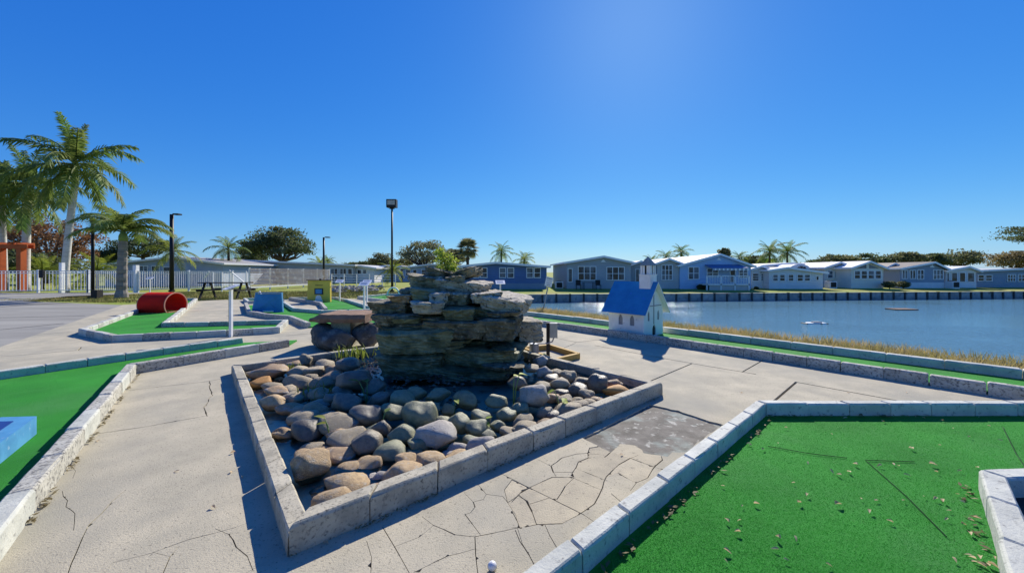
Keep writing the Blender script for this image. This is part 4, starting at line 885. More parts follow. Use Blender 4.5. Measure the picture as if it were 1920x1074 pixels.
def blades(name, poly, n, h, w, m, z, label, cat, seed):
    rg = np.random.default_rng(seed); px = [p[0] for p in poly]; py = [p[1] for p in poly]; P = rg.uniform([min(px),min(py)],[max(px),max(py)],(n*4,2)); ins = np.zeros(len(P),bool); j = len(poly)-1
    for i in range(len(poly)):
        a,b = poly[i],poly[j]; ins ^= ((a[1]>P[:,1])!=(b[1]>P[:,1]))&(P[:,0]<(b[0]-a[0])*(P[:,1]-a[1])/((b[1]-a[1]) or 1e-9)+a[0]); j = i
    P = P[ins]
    cl = np.array([noise.noise(Vector((p[0]*1.3,p[1]*1.3,seed))) for p in P]); P = P[cl > rg.uniform(-.5,.25,len(P))][:n]; k = len(P)
    zz = np.array([z(p) for p in P]) if callable(z) else np.full(k,z); a = rg.uniform(0,6.283,k); hh = h*rg.uniform(.45,1.2,k); ww = w*rg.uniform(.6,1.2,k); ln = rg.normal(0,.45,(k,2))*hh[:,None]
    T = np.zeros((k,3,3)); T[:,0,:2]=P-np.stack([np.cos(a),np.sin(a)],1)*ww[:,None]; T[:,1,:2]=P+np.stack([np.cos(a),np.sin(a)],1)*ww[:,None]; T[:,2,:2]=P+ln; T[:,:2,2]=zz[:,None]-.02; T[:,2,2]=zz+hh
    tag(quads(name, T, M[m], None, 3), label, cat, kind='stuff')
blades('reeds', [tuple(AB(8.2,-5)[:2]),tuple(AB(9.5,-5)[:2]),tuple(AB(9.5,9.5)[:2]),tuple(AB(8.2,9.5)[:2])], 60000, .21, .012, 'reed', lambda p: -.06, 'dry straw-coloured bank grass along the lake edge', 'grass', 3)
blades('grass', [(-27,18.5),(-17,17.4),(-9,20),(-3,19.6),(-3,25),(-12,28),(-24,26.5),(-24.5,21)], 45000, .09, .012, 'grass_blade', -.05, 'patchy yellow-green grass between the greens and the white fence', 'grass', 4)
rg = np.random.default_rng(12); q = []
for _ in range(260):
    c = np.array([rg.uniform(-14.5,-10.3),rg.uniform(26,30),rg.uniform(-.05,.30)]); r = rg.uniform(.08,.22)
    v = [c+np.array(d)*r*rg.uniform(.6,1.2) for d in ((1,0,0),(-1,0,0),(0,1,0),(0,-1,0),(0,0,.8),(0,0,-.8))]
    for a,b,d in ((0,2,4),(2,1,4),(1,3,4),(3,0,4),(2,0,5),(1,2,5),(3,1,5),(0,3,5)): q.append([v[a],v[b],v[d]])
tag(quads('rubble', np.array(q), M['stone_pale'], None, 3), 'heap of pale broken rock on the grass behind the yellow obstacle', 'rubble', kind='stuff')

# ------------------------------------------------------------------ fences, table, lamps, pergola at the left
def picket_fence(label, A, B, h, sp, tall=None, posts=2.4, m='white'):
    A, B = Vector(A), Vector(B); d = (B-A); ln = d.length; d.normalize(); f = empty('picket_fence', A.lerp(B,.5), label, 'fence', 'white picket fence runs')
    n = int(ln/sp); sv = Vector((-d.y,d.x,0))
    me = None
    for k in range(n+1):
        p = A+d*(ln*k/n)
        if me is None:
            o = MB().bar(p+Vector((0,0,.10)), p+Vector((0,0,h-.04)), .036,.020).obj('picket', M[m], f); me = o.data
        else: link('picket', me, p+Vector((0,0,.10)), f)
    for z in (.14, h-.18, h-.03): MB().bar(A+Vector((0,0,z))-sv*.03, B+Vector((0,0,z))-sv*.03, .03,.05).obj('rail', M[m], f)
    k = max(1,round(ln/posts))
    for i in range(k+1):
        p = A+d*(ln*i/k); MB().bar(p+Vector((0,0,-.1)), p+Vector((0,0,h+.06)), .11,.11).obj('post', M[m], f)
    return f
P1, P2 = G(-25,549), G(165,547.5)
f1 = picket_fence('white picket fence run with a dark gate latch before the royal palms', P1, P2, 1.50, .20, posts=2.6)
pl = P1.lerp(P2,.55); MB().box((pl.x-.12,pl.y-.16,1.0),(pl.x+.16,pl.y-.06,1.55)).obj('gate_latch', M['dark'], f1)
for x in (107,):
    p = P1.lerp(P2,.70); MB().box((p.x-.10,p.y+.1,-.05),(p.x+.10,p.y+.3,2.05)).obj('tall_post', M['white'], f1)
picket_fence('dense white picket fence run behind the black lamp post', G(166,547.5), G(254,546.5), 1.50, .115, posts=3)
f3 = picket_fence('long white picket fence run between the ringed palm and the picnic table', G(258,546.3), G(436,541), 1.48, .125, posts=2.4)
MB().box((G(255,546.3).x-.12,G(255,546.3).y-.12,-.05),(G(255,546.3).x+.12,G(255,546.3).y+.12,1.9)).obj('tall_post', M['white'], f3)
sf = empty('slat_fence', (-20,34,0), 'tall whitewashed screen of horizontal slats beside the grey building', 'fence')
sA, sB = Vector((-20.2,28.4,0)), Vector((-19.7,39.8,0))
for k in range(13):
    z = .30+k*.112; zz = z
    MB().bar(sA+Vector((0,0,zz)), sB+Vector((0,0,zz)), .022,.058).obj('slat', M['slat_wood'], sf)
for i in range(6): p = sA.lerp(sB,i/5)-Vector((.07,0,0)); MB().bar(p+Vector((0,0,-.08)), p+Vector((0,0,1.72)), .09,.09).obj('post', M['white_worn'], sf)
MB().bar(sA+Vector((0.03,0,.20)), sB+Vector((.03,0,.2)), .05,.10).obj('rail', M['white'], sf)
rl = empty('railing', (-16,39,0), 'white ramp railing of thin rails in front of the grey building', 'railing')
rA, rB = Vector((-19.6,40,0)), Vector((-12.2,38.5,0))
for z in (.35,.62,.90,1.15): MB().bar(rA+Vector((0,0,z)), rB+Vector((0,0,z)), .04,.05).obj('rail', M['white'], rl)
for i in range(6): p = rA.lerp(rB,i/5); MB().bar(p-Vector((0,0,.1)), p+Vector((0,0,1.2)), .07,.07).obj('post', M['white'], rl)
sr = empty('stair_railing', (-21.5,29,0), 'white stair railing with a slanted handrail behind the picnic table', 'railing')
for a,b in ((AT(400,509,27),AT(462,509,27)),(AT(430,507,27),AT(468,538,27)),(AT(382,522,27),AT(392,509,27))): MB().bar(a,b,.06,.06).obj('rail', M['white'], sr)
for x in (400,416,432,462): p = AT(x,509,27); MB().bar((p.x,27,-.08),(p.x,27,p.z),.07,.07).obj('post', M['white'], sr)

pt = empty('picnic_table', (-15.5,20,-.05), 'dark picnic table on the grass before the white fence', 'picnic table')
tx0, tx1, ty = AT(381,530,20).x, AT(466,530,20).x, 20.0
for k in range(4): MB().box((tx0,ty-.36+k*.185,.80),(tx1,ty-.36+k*.185+.17,.845)).obj('top_plank', M['dark'], pt)
for s in (-1,1): MB().box((tx0+.05,ty+s*.68-.14,.46),(tx1-.05,ty+s*.68+.14,.50)).obj('seat_plank', M['dark'], pt)
for x in (tx0+.25, tx1-.25):
    for s in (-1,1): MB().bar((x,ty+s*.55,-.06),(x,ty+s*.18,.80),.07,.09).obj('leg', M['dark'], pt)
    MB().bar((x+.06,ty-.8,.42),(x+.06,ty+.8,.42),.05,.09).obj('cross_brace', M['dark'], pt)

def lamp(x, yb_, Y, ytop, arm, label, m='black', r=.055, z0=-.05):
    p = AT(x, yb_, Y); zt = EYE+(HOR-ytop)*Y/FPX; e = empty('lamp_post', (p.x,Y,z0), label, 'lamp post')
    MB().tube([(p.x,Y,z0-.1),(p.x,Y,zt)], [r*1.15,r], 10).obj('pole', M[m], e, smooth=True)
    MB().box((p.x-.14,Y-.14,z0),(p.x+.14,Y+.14,z0+.10)).obj('base_plate', M[m], e)
    if arm == 'flood':
        hd = MB().box((p.x-.36,Y-.22,zt-.02),(p.x+.36,Y+.2,zt+.58)).obj('lamp_head', M['black'], e); MB().box((p.x-.28,Y-.24,zt+.16),(p.x+.28,Y-.221,zt+.5)).obj('lens', M['lamp_glass'], hd)
        MB().bar((p.x-.18,Y,zt-.08),(p.x+.18,Y,zt-.08),.08).obj('bracket', M['black'], e)
    elif arm:
        MB().bar((p.x,Y,zt-.03),(p.x+arm*.45,Y,zt+.01),.06).obj('arm', M[m], e); MB().box((p.x+arm*.35,Y-.18,zt-.05),(p.x+arm,Y+.18,zt+.05)).obj('lamp_head', M[m], e)
    else: MB().tube([(p.x,Y,zt),(p.x,Y,zt+.05),(p.x,Y,zt+.22),(p.x,Y,zt+.3)], [.07,.13,.13,.03], 12).obj('lamp_head', M[m], e)
lamp(174,557,20.5,418,0,'slim black lamp post beside the ringed palm', r=.07)
lamp(322,541,27.6,402,.62,'black lamp post with a short flat arm before the long picket fence', r=.12)
lamp(607,520,41.0,445,.65,'black lamp post with a flat arm behind the slat fence', r=.10)
lamp(735,545,27.5,389,'flood','tall thin pole topped by a square floodlight', r=.07)
ub = MB().box((G(190,557).x-.16,20.2,-.05),(G(190,557).x+.16,20.5,.42)); tag(ub.obj('utility_box', M['dark']), 'small dark utility box at the foot of the slim lamp post', 'utility box')
pg = empty('pergola', (-40,30,-.05), 'orange timber pergola behind the picket fence', 'pergola')
Yp = 29.0
for x,yy in ((2,Yp),(40,Yp),(-30,Yp)): p = AT(x,500,yy); MB().box((p.x-.18,yy-.18,-.1),(p.x+.18,yy+.18,3.25)).obj('post', M['orange_paint'], pg)
xa, xb = AT(-60,465,Yp).x, AT(58,465,Yp).x
MB().box((xa,Yp-.25,3.25),(xb,Yp-.17,3.55)).obj('beam', M['orange_paint'], pg); MB().box((xa,Yp+.17,3.25),(xb,Yp+.25,3.55)).obj('beam', M['orange_paint'], pg)
for k in range(7): x = xa+.3+k*(xb-xa-.6)/6; MB().box((x-.04,Yp-.6,3.552),(x+.04,Yp+.45,3.70)).obj('rafter', M['orange_paint'], pg)

# ------------------------------------------------------------------ houses
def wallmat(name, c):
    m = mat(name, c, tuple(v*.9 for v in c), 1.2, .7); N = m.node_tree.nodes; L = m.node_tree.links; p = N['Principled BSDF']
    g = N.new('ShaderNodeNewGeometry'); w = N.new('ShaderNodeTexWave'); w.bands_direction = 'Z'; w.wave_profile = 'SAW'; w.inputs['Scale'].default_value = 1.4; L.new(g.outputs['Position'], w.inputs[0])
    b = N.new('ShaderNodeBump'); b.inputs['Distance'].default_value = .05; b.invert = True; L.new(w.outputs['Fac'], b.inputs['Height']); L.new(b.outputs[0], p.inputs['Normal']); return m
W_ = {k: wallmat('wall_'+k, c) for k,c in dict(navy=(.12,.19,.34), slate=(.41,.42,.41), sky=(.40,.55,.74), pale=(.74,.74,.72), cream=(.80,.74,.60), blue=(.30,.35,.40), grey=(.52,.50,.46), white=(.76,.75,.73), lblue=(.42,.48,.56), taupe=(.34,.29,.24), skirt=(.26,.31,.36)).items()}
RF = {k: mat('roof_'+k, c, tuple(v*.8 for v in c), .8, .7, .01, 6) for k,c in dict(white=(.74,.74,.73), grey=(.33,.32,.31), brown=(.17,.145,.125), tan=(.36,.33,.29), pale=(.52,.54,.55)).items()}
def window(h, Y, x0, x1, y0, y1, nx=2, ny=2, fr=.07, m='white', trans=False):
    a, b = AT(x0,y1,Y), AT(x1,y0,Y); X0,X1,Z0,Z1 = a.x,b.x,a.z,b.z; mb = MB(); t = .05
    mb.box((X0,Y-t,Z0),(X1,Y,Z0+fr)).box((X0,Y-t,Z1-fr),(X1,Y,Z1)).box((X0,Y-t,Z0+fr),(X0+fr,Y,Z1-fr)).box((X1-fr,Y-t,Z0+fr),(X1,Y,Z1-fr))
    cw = (X1-X0-fr)/nx; chh = (Z1-Z0-fr)/ny
    for i in range(1,nx): mb.box((X0+i*cw,Y-t+.004,Z0+fr),(X0+i*cw+fr,Y,Z1-fr))
    for j in range(1,ny): 
        for i in range(nx): mb.box((X0+i*cw+fr,Y-t+.008,Z0+j*chh),(X0+(i+1)*cw,Y,Z0+j*chh+fr*.7))
    w = mb.obj('window', M[m], h)
    for i in range(nx):
        for j in range(ny): MB().box((X0+fr+i*cw,Y-.018,Z0+fr*.8+j*chh),(X0+(i+1)*cw,Y-.006,Z0+(j+1)*chh)).obj('pane', M['pane'], w)
    return w
def house(label, Y, x0, x1, yb_, yl, yr, peak, wall, roof, depth, wins=(), skirt=None, ov=.35, loc=None, zb_=None, trim='white', group='houses'):
    A = AT(x0,yb_,Y); B = AT(x1,yb_,Y); z0 = A.z if zb_ is None else zb_; zl = AT(x0,yl,Y).z; zr = AT(x1,yr,Y).z; pk = AT(peak[0],peak[1],Y)
    h = empty('house', ((A.x+B.x)/2,Y,z0), label, 'house', group)
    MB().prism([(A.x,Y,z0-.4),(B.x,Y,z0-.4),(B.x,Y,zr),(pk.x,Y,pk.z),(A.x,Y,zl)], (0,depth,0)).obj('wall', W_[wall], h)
    rp = None
    for (ex,ez) in ((A.x,zl),(B.x,zr)):
        e = Vector((ex,Y-.35,ez)); p = Vector((pk.x,Y-.35,pk.z)); d = (e-p).normalized(); e2 = e+d*ov; up = Vector((0,0,.03)); th = Vector((0,0,.11))
        rp = MB().prism([p+up,e2+up,e2+up+th,p+up+th], (0,depth+.7,0)).obj('roof_slope', RF[roof], h)
        MB().prism([p+Vector((0,-.03,-.06)),e2+Vector((0,-.03,-.06)),e2+Vector((0,-.03,.15)),p+Vector((0,-.03,.15))], (0,.028,0)).obj('fascia', M[trim], h)
        s = 1 if ex > pk.x else -1; MB().box((e2.x-.02+s*.03,Y-.35,e2.z-.02),(e2.x+.02+s*.03,Y+depth+.3,e2.z+.16)).obj('gutter', M[trim], h)
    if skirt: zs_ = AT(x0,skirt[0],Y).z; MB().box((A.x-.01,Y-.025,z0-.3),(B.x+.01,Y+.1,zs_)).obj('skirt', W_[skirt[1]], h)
    for w in wins: window(h, Y-.002, *w)
    return h
h1 = house('navy blue house with three pairs of white windows over the seawall', 38, 868, 1025, 541, 500, 501, (930,493.5), 'navy', 'pale', 11, [(885,899,500.6,520),(900.5,914,500.6,520),(936,949,501.5,521),(951,964,501.5,521),(987,1000,502,521.5),(1001,1014,502,521.5)][0:0], (531,'skirt'))
for a,b in ((885,899),(900.5,914),(936,949),(951,964),(987,1000),(1001,1014)): window(h1,37.998,a,b,501.5,521.2,1,2)
h2 = house('slate grey gabled house with two triple windows and patio chairs', 38.6, 1063, 1183, 541.5, 493, 493, (1131,482), 'slate', 'tan', 13, [(1083.5,1118,499,525.5,3,2),(1137,1171,500,525.5,3,2),(1064.5,1073.5,503,529,1,1)])
window(house('grey side wing with a sliding door between the slate house and the sky blue house', 40.2, 1183, 1232, 540.5, 497, 498, (1200,491), 'slate', 'white', 10), 40.198, 1191,1206,504,529,2,1)
h3b = house('small grey gabled bay with a tall window beside the sky blue house', 38.8, 1232, 1274, 540.5, 494, 494, (1253,486.5), 'grey', 'white', 9, [(1240,1261,496.5,525.6,3,3)])
h3 = house('sky blue gabled house with a striped awning over its railed deck', 38.6, 1275, 1408, 541.5, 498, 499, (1347.5,478), 'sky', 'white', 14, [(1290,1311,500,524,2,2),(1325,1347,503,520,2,2),(1368,1379,503,530,1,1),(1385,1402,503,521,2,2)])
a, b = AT(1322,497,38.5), AT(1388,502,38.5)
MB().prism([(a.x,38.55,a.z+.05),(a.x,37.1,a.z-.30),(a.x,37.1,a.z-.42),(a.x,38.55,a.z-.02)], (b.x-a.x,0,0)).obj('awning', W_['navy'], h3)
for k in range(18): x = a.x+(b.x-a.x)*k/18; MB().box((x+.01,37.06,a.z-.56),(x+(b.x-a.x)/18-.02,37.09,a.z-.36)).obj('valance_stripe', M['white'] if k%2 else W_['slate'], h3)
dk0, dk1 = AT(1322,532,37.2), AT(1402,532,37.2)
dk = MB().box((dk0.x,36.9,dk0.z-.14),(dk1.x,38.55,dk0.z)).obj('deck', M['white_worn'], h3)
for x in np.linspace(dk0.x+.05,dk1.x-.05,4): MB().box((x-.06,36.9,dk0.z-1.0),(x+.06,37.0,dk0.z+.86)).obj('deck_post', M['white'], dk)
for x in np.linspace(dk0.x+.12,dk1.x-.12,26): MB().box((x-.018,36.93,dk0.z),(x+.018,36.96,dk0.z+.78)).obj('baluster', M['white'], dk)
MB().box((dk0.x,36.9,dk0.z+.78),(dk1.x,36.99,dk0.z+.85)).obj('handrail', M['white'], dk)
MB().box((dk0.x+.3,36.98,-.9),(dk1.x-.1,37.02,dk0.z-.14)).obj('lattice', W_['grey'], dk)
h4b = house('pale annex with two wide windows next to the sky blue house', 40.2, 1409, 1442, 541, 505, 506, (1425,500), 'pale', 'white', 8, [(1410,1423,512,527,1,3),(1426,1439,512,527,1,3)])
h4 = house('pale grey white-roofed bungalow with a row of low windows and a fan-lit dormer', 39.2, 1442, 1543, 543, 507.5, 512, (1473,503), 'pale', 'white', 8, [(1448,1459,514,527.5,1,2),(1461,1472,514,527.5,1,2),(1477,1488,514,527.5,1,2),(1494,1506,514,527.5,1,2),(1507.5,1519,514,527.5,1,2),(1529,1535.5,517,526,1,1)])
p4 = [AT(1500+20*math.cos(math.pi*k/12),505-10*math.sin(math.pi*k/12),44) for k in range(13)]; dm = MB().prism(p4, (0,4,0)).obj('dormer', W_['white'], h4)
for k in range(3): qk = [AT(1503+(7+7*0)*math.cos(math.pi*(k+u)/3)*1.3,504.2-5.5*math.sin(math.pi*(k+u)/3),43.97) for u in (.08,.36,.64,.92)]+[AT(1503,504.2,43.97)]; MB().prism(qk,(0,.02,0)).obj('pane', M['pane'], dm)
h4c = house('long white metal roof of the home behind the pale grey bungalow', 47, 1412, 1545, 539, 500, 500, (1482,494.5), 'white', 'white', 8)
h5 = house('cream house with a glazed gable sunroom', 40.4, 1596, 1656, 540, 502, 503, (1627,491.5), 'cream', 'white', 12, [(1601,1613,507,523,1,2),(1614,1626,507,523,1,2),(1627,1639,507,523,1,2),(1640,1652,507,523,1,2)])
for (p,q_,r_) in (((1606,503),(1624,503),(1624,496)),((1630,496),(1630,503),(1648,503))): MB().prism([AT(*p,40.39),AT(*q_,40.39),AT(*r_,40.39)][::1], (0,-.03,0)).obj('gable_pane', M['pane'], h5)
h5b = house('cream wing with a band of screened windows left of the glazed sunroom', 42.4, 1546, 1598, 539.5, 502, 502, (1572,493), 'cream', 'white', 9, [(1551,1562,507,522,1,2),(1564,1576,507,522,1,2),(1578,1590,507,522,1,2)])
h6 = house('blue gabled house with a brown roof and white skirting', 41.0, 1688, 1770, 539, 504, 504, (1747,493), 'blue', 'brown', 12, [(1690.5,1702,506,523,2,1),(1705,1716.5,506,523,2,1),(1719,1732,505.5,524,2,2),(1749,1768.5,505.5,524,3,2)], (529.5,'white'))
h6b = house('taupe wing with a brown roof left of the blue gabled house', 43, 1656, 1690, 538, 503, 503, (1673,495), 'taupe', 'brown', 9)
h7 = house('small white-roofed screened porch between two blue houses', 41.6, 1773, 1830, 537, 508, 508, (1811,501), 'pale', 'white', 8, (), (530,'white'))
for a,b in ((1774,1780),(1783,1795),(1798,1810),(1813,1827)): window(h7,41.598,a,b,510.5,529,1,1,m='white')
h8 = house('long blue-grey house with a flat pale roof at the end of the row', 42.6, 1831, 1990, 536.5, 508.5, 508.5, (1912,505), 'blue', 'pale', 9, [(1833,1845,515,527.5,1,2),(1847,1860,515,527.5,1,2),(1888,1904,514,528,3,2),(1908,1922,514,528,2,2)])
# homes at the left
hL1 = house('grey low house with a pale roof behind the long picket fence', 40, 196, 418, 534, 497, 495, (330,483), 'lblue', 'grey', 10, [(262,278,498,512,2,1),(284,300,498,512,2,1),(306,320,500,514,1,1),(222,236,498,512,2,1)], zb_=0)
hL2 = house('long grey building with dark screened windows behind the slat fence', 49, 430, 662, 530, 494, 498, (462,489), 'grey', 'pale', 9, [(620,634,503,515,2,1),(637,650,503,515,2,1),(652,661,503,515,1,1),(620,634,517,527,2,1),(637,650,517,527,2,1)], zb_=0)
hL3 = house('low white annex with dark windows right of the long grey building', 50, 664, 702, 530, 501, 503, (675,499), 'white', 'pale', 8, [(670,678,505,514,1,1),(680,688,505,514,1,1)], zb_=0)
hL4 = house('white mobile home with a small window behind the floodlight pole', 56, 704, 752, 527, 502, 502, (728,498), 'white', 'white', 8, [(712,721,507,514,1,1)], zb_=0)
hL5 = house('white and blue mobile home behind the slab tower', 55, 755, 866, 528, 503, 502, (810,496), 'lblue', 'white', 8, [(760,770,505,517,1,2),(774,782,505,519,1,1),(790,800,505,517,1,2)], zb_=0)
def aircon(x, Y, z, label):
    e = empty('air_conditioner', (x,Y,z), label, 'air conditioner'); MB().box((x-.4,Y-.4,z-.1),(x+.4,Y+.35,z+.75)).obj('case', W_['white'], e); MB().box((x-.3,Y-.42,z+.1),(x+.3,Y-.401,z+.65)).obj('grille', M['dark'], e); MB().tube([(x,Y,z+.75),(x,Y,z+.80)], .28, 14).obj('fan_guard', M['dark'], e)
aircon(AT(1557,532,40.5).x,40.5,-.36,'pale air conditioner beside the cream wing'); aircon(AT(1048,535,39.5).x,39.5,-.36,'pale air conditioner between the navy house and the slate house'); aircon(AT(1785,534,40.6).x,40.6,-.36,'pale air conditioner before the screened porch')
for h_, Y_, x_, y_ in ((h2,38.6,1131,489),(h3,38.6,1347.5,486),(h6,41.0,1747,499)):
    p = AT(x_,y_,Y_); MB().prism([(p.x-.28,Y_-.02,p.z-.12),(p.x+.28,Y_-.02,p.z-.12),(p.x,Y_-.02,p.z+.16)], (0,-.03,0)).obj('gable_vent', M['white'], h_)
# patio furniture at the slate house
def patio_chair(x, Y, label):
    z = -.36; e = empty('patio_chair', (x,Y,z), label, 'chair')
    MB().box((x-.25,Y-.25,z+.42),(x+.25,Y+.25,z+.46)).obj('seat', M['dark'], e); MB().box((x-.25,Y+.23,z+.46),(x+.25,Y+.27,z+.95)).obj('backrest', M['dark'], e)
    for a in (-1,1):
        for b in (-1,1): MB().bar((x+a*.22,Y+b*.22,z-.03),(x+a*.22,Y+b*.22,z+.42),.04).obj('leg', M['dark'], e)
cx_ = AT(1103,535,37.4).x
patio_chair(cx_-1.0,37.3,'dark patio chair on the sky-blue house side'[0:0]+'dark patio chair by the door of the slate house'); patio_chair(cx_+1.0,37.3,'dark patio chair under the window of the slate house')
e = empty('patio_table', (cx_,37.3,-.36), 'dark patio table outside the slate house', 'table'); MB().box((cx_-.6,36.9,.33),(cx_+.6,37.7,.37)).obj('table_top', M['dark'], e)
for a in (-1,1):
    for b in (-1,1): MB().bar((cx_+a*.5,37.3+b*.3,-.4),(cx_+a*.5,37.3+b*.3,.33),.05).obj('leg', M['dark'], e)

# ------------------------------------------------------------------ seawall along the far bank
sw_ = empty('seawall', SH(20,0,ZW), 'weathered panelled seawall with dark posts along the far lake bank', 'seawall')
M['sea_panel'] = mat('sea_panel', (.34,.35,.34), (.22,.23,.225), 2, .85, .01, 8, c3=(.12,.125,.115), s3=3, t3=(.55,.7), rnd=.15); M['sea_post'] = mat('sea_post', (.07,.068,.064), None, 4, .9)
ang = math.atan2(shd.y, shd.x); s = -8.4; k = 0; pm = qm = None
while s < 66:
    if pm is None:
        pm = bpy.data.meshes.new('panel'); b_ = MB().box((.06,-.03,-.35),(1.14,.03,.63)).box((.06,-.05,.05),(1.14,-.03,.15)); pm.from_pydata([tuple(v) for v in b_.v],[],b_.f); pm.materials.append(M['sea_panel'])
        qm = bpy.data.meshes.new('post'); b_ = MB().box((-.07,-.12,-.4),(.07,.05,.70)); qm.from_pydata([tuple(v) for v in b_.v],[],b_.f); qm.materials.append(M['sea_post'])
    link('panel', pm, SH(s,0,ZW), sw_, (0,0,ang)); link('post', qm, SH(s,0,ZW+RNG.uniform(-.04,.03)), sw_, (0,0,ang)); s += 1.2
MB().bar(SH(-8.5,.12,-.53), SH(67,.12,-.53), .40,.06).obj('cap', M['sea_panel'], sw_)
# floats on the lake
p = G(1527,606.5,ZW); e = empty('duck_float', p, 'small pale float with dark ends on the lake', 'float')
MB().prism([p+Vector(v) for v in ((-.5,-.15,-.02),(.45,-.2,-.02),(.5,.15,-.02),(-.3,.2,-.02))], (0,0,.07)).obj('deck', M['white'], e)
MB().prism([p+Vector(v) for v in ((-.12,-.1,.05),(.3,-.1,.05),(.25,.1,.05),(-.1,.1,.05))], (0,0,.05)).obj('raised_top', M['grey_trim'], e)
for dx in (-.52,.2,.5): MB().tube([p+Vector((dx,-.2,-.02)),p+Vector((dx,.15,-.02))], .06, 8).obj('bumper', M['dark'], e)
p = G(1690,580.5,ZW); e = empty('plank_raft', p, 'flat reddish plank raft floating on the lake', 'raft')
for k in range(4): MB().box((p.x-.75,p.y-.4+k*.2,ZW-.03),(p.x+.75,p.y-.22+k*.2,ZW+.07)).obj('plank', M['brownstone'], e)

# ------------------------------------------------------------------ palms
def frond_mesh(name, th0, droop, m, seed, n=34, wid=.022, ll=.26, plum=.25):
    rg = random.Random(seed); S = 14; pts_ = [Vector((0,0,0))]; tans = []
    for i in range(S):
        a = th0-droop*((i+.5)/S)**1.25; d = Vector((math.cos(a),0,math.sin(a))); tans.append(d); pts_.append(pts_[-1]+d/S)
    mb = MB(); mb.tube(pts_, [.016*(1-i/(S+2)) for i in range(S+1)], 4)
    for i in range(n):
        f = .10+.90*i/(n-1); k = min(S-1,int(f*S)); p = pts_[k].lerp(pts_[k+1], min(1,f*S-k)); t = tans[k]; up = Vector((-t.z,0,t.x))
        L_ = ll*(.35+.65*math.sin(math.pi*min(1,.16+.80*f)))*rg.uniform(.85,1.1)
        for s in (-1,1):
            d = (Vector((0,s,0))*.80+t*(.50+.4*f)+up*rg.uniform(-plum,plum*.9)).normalized(); dr = Vector((0,0,-1))*rg.uniform(.22,.6)*L_
            w = t*wid*.5; mid = p+d*L_*.55+dr*.30; tip = p+d*L_+dr
            mb.add([p-w*.6,p+w*.6,mid+w,mid-w,tip],[(0,1,2,3),(3,2,4)])
    me = bpy.data.meshes.new(name); me.from_pydata([tuple(v) for v in mb.v],[],mb.f); me.materials.append(M[m]); return me
FR = {}
for m in ('frond','frond_yellow'):
    FR[m] = [frond_mesh('frond', R(a), R(d), m, i) for i,(a,d) in enumerate(((80,50),(62,70),(45,80),(28,80),(10,75),(-12,65),(-35,45)))]
    FR[m+'_dense'] = [frond_mesh('frond', R(a), R(d), m, 20+i, 58, .027, .22, .55) for i,(a,d) in enumerate(((84,30),(60,60),(42,75),(22,75),(2,70),(-20,62),(-45,40)))]
FR['frond_arch'] = [frond_mesh('frond', R(a), R(d), 'frond', 60+i, 44, .032, .32, .12) for i,(a,d) in enumerate(((82,80),(68,95),(54,95),(42,88),(28,80)))]
def palm(name, label, base, top, r0, r1, L, nf, m='frond', trunk='trunk_grey', shaft=0, seed=0, cat='palm tree', rings=False, grp=None, lv=(0,7)):
    rg = random.Random(seed); base, top = Vector(base), Vector(top); e = empty(name, base, label, cat, grp)
    n = 14; H = top.z-base.z; ps = []; rs = []
    for i in range(n+1):
        f = i/n; p = base.lerp(top,f)+Vector((math.sin(f*math.pi)*rg.uniform(-.01,.01)*H,0,0)); p.x = base.x+(top.x-base.x)*f**1.4; ps.append(p); bul = 1+.25*max(0,1-f*7)
        rs.append((r0+(r1-r0)*f)*bul*(1+(.06*((i%2)*2-1) if rings else 0)))
    ps[0] = ps[0]-Vector((0,0,.2)); MB().tube(ps, rs, 12).obj('trunk', M[trunk], e, smooth=not rings)
    ct = top
    if shaft: MB().tube([top,top+Vector((0,0,shaft*.5)),top+Vector((0,0,shaft))], [r1*1.05,r1*1.0,r1*.45], 10).obj('crown_shaft', M['shaft'], e, smooth=True); ct = top+Vector((0,0,shaft*.92))
    lo, hi = lv
    for i in range(nf):
        f = (i+.5)/nf; k = lo+min(hi-lo-1,int(f*(hi-lo))); az = i*2.399+rg.uniform(-.25,.25); s = L*rg.uniform(.86,1.08)*(.8 if k == 0 else 1)
        link('frond', FR[m][k], ct+Vector((0,0,-.05*k*L*.1)), e, (rg.uniform(-.12,.12),0,az), (s,s,s))
    return e
palm('royal_palm','tallest royal palm with a smooth white trunk behind the picket fence',(AT(120,545,28).x,28,-.05),(AT(141,345,28).x,28,AT(141,345,28).z),.24,.19,4.2,21,'frond_dense',shaft=1.7,seed=1)
palm('royal_palm','second royal palm with a thick white trunk beside the orange pergola',(AT(47,545,29.5).x,29.5,-.05),(AT(52,378,29.5).x,29.5,AT(52,378,29.5).z),.27,.21,4.0,19,'frond_dense',shaft=1.6,seed=2)
palm('royal_palm','slender palm with yellow-green lower fronds behind the pergola post',(AT(8,545,31).x,31,-.05),(AT(4,385,31).x,31,AT(4,385,31).z),.22,.17,3.6,18,'frond_dense',shaft=1.0,seed=3)
palm('ringed_palm','short palm with a stout ringed trunk in the grass island',(AT(228,557,20.5).x,20.5,-.06),(AT(231,452,20.5).x,20.5,AT(231,452,20.5).z),.25,.19,2.35,15,'frond_arch',trunk='trunk_ring',shaft=.55,seed=4,rings=True,lv=(0,5))
palm('date_palm','young palm behind the flat-armed lamp post',(AT(322,520,34).x,34,-.05),(AT(324,470,34).x,34,AT(324,470,34).z),.16,.12,2.3,14,'frond_yellow',trunk='bark',seed=5)
palm('coconut_palm','feathery palm in front of the big oak',(AT(430,520,44).x,44,-.05),(AT(428,466,44).x,44,AT(428,466,44).z),.16,.12,2.5,16,'frond',trunk='bark',seed=6)
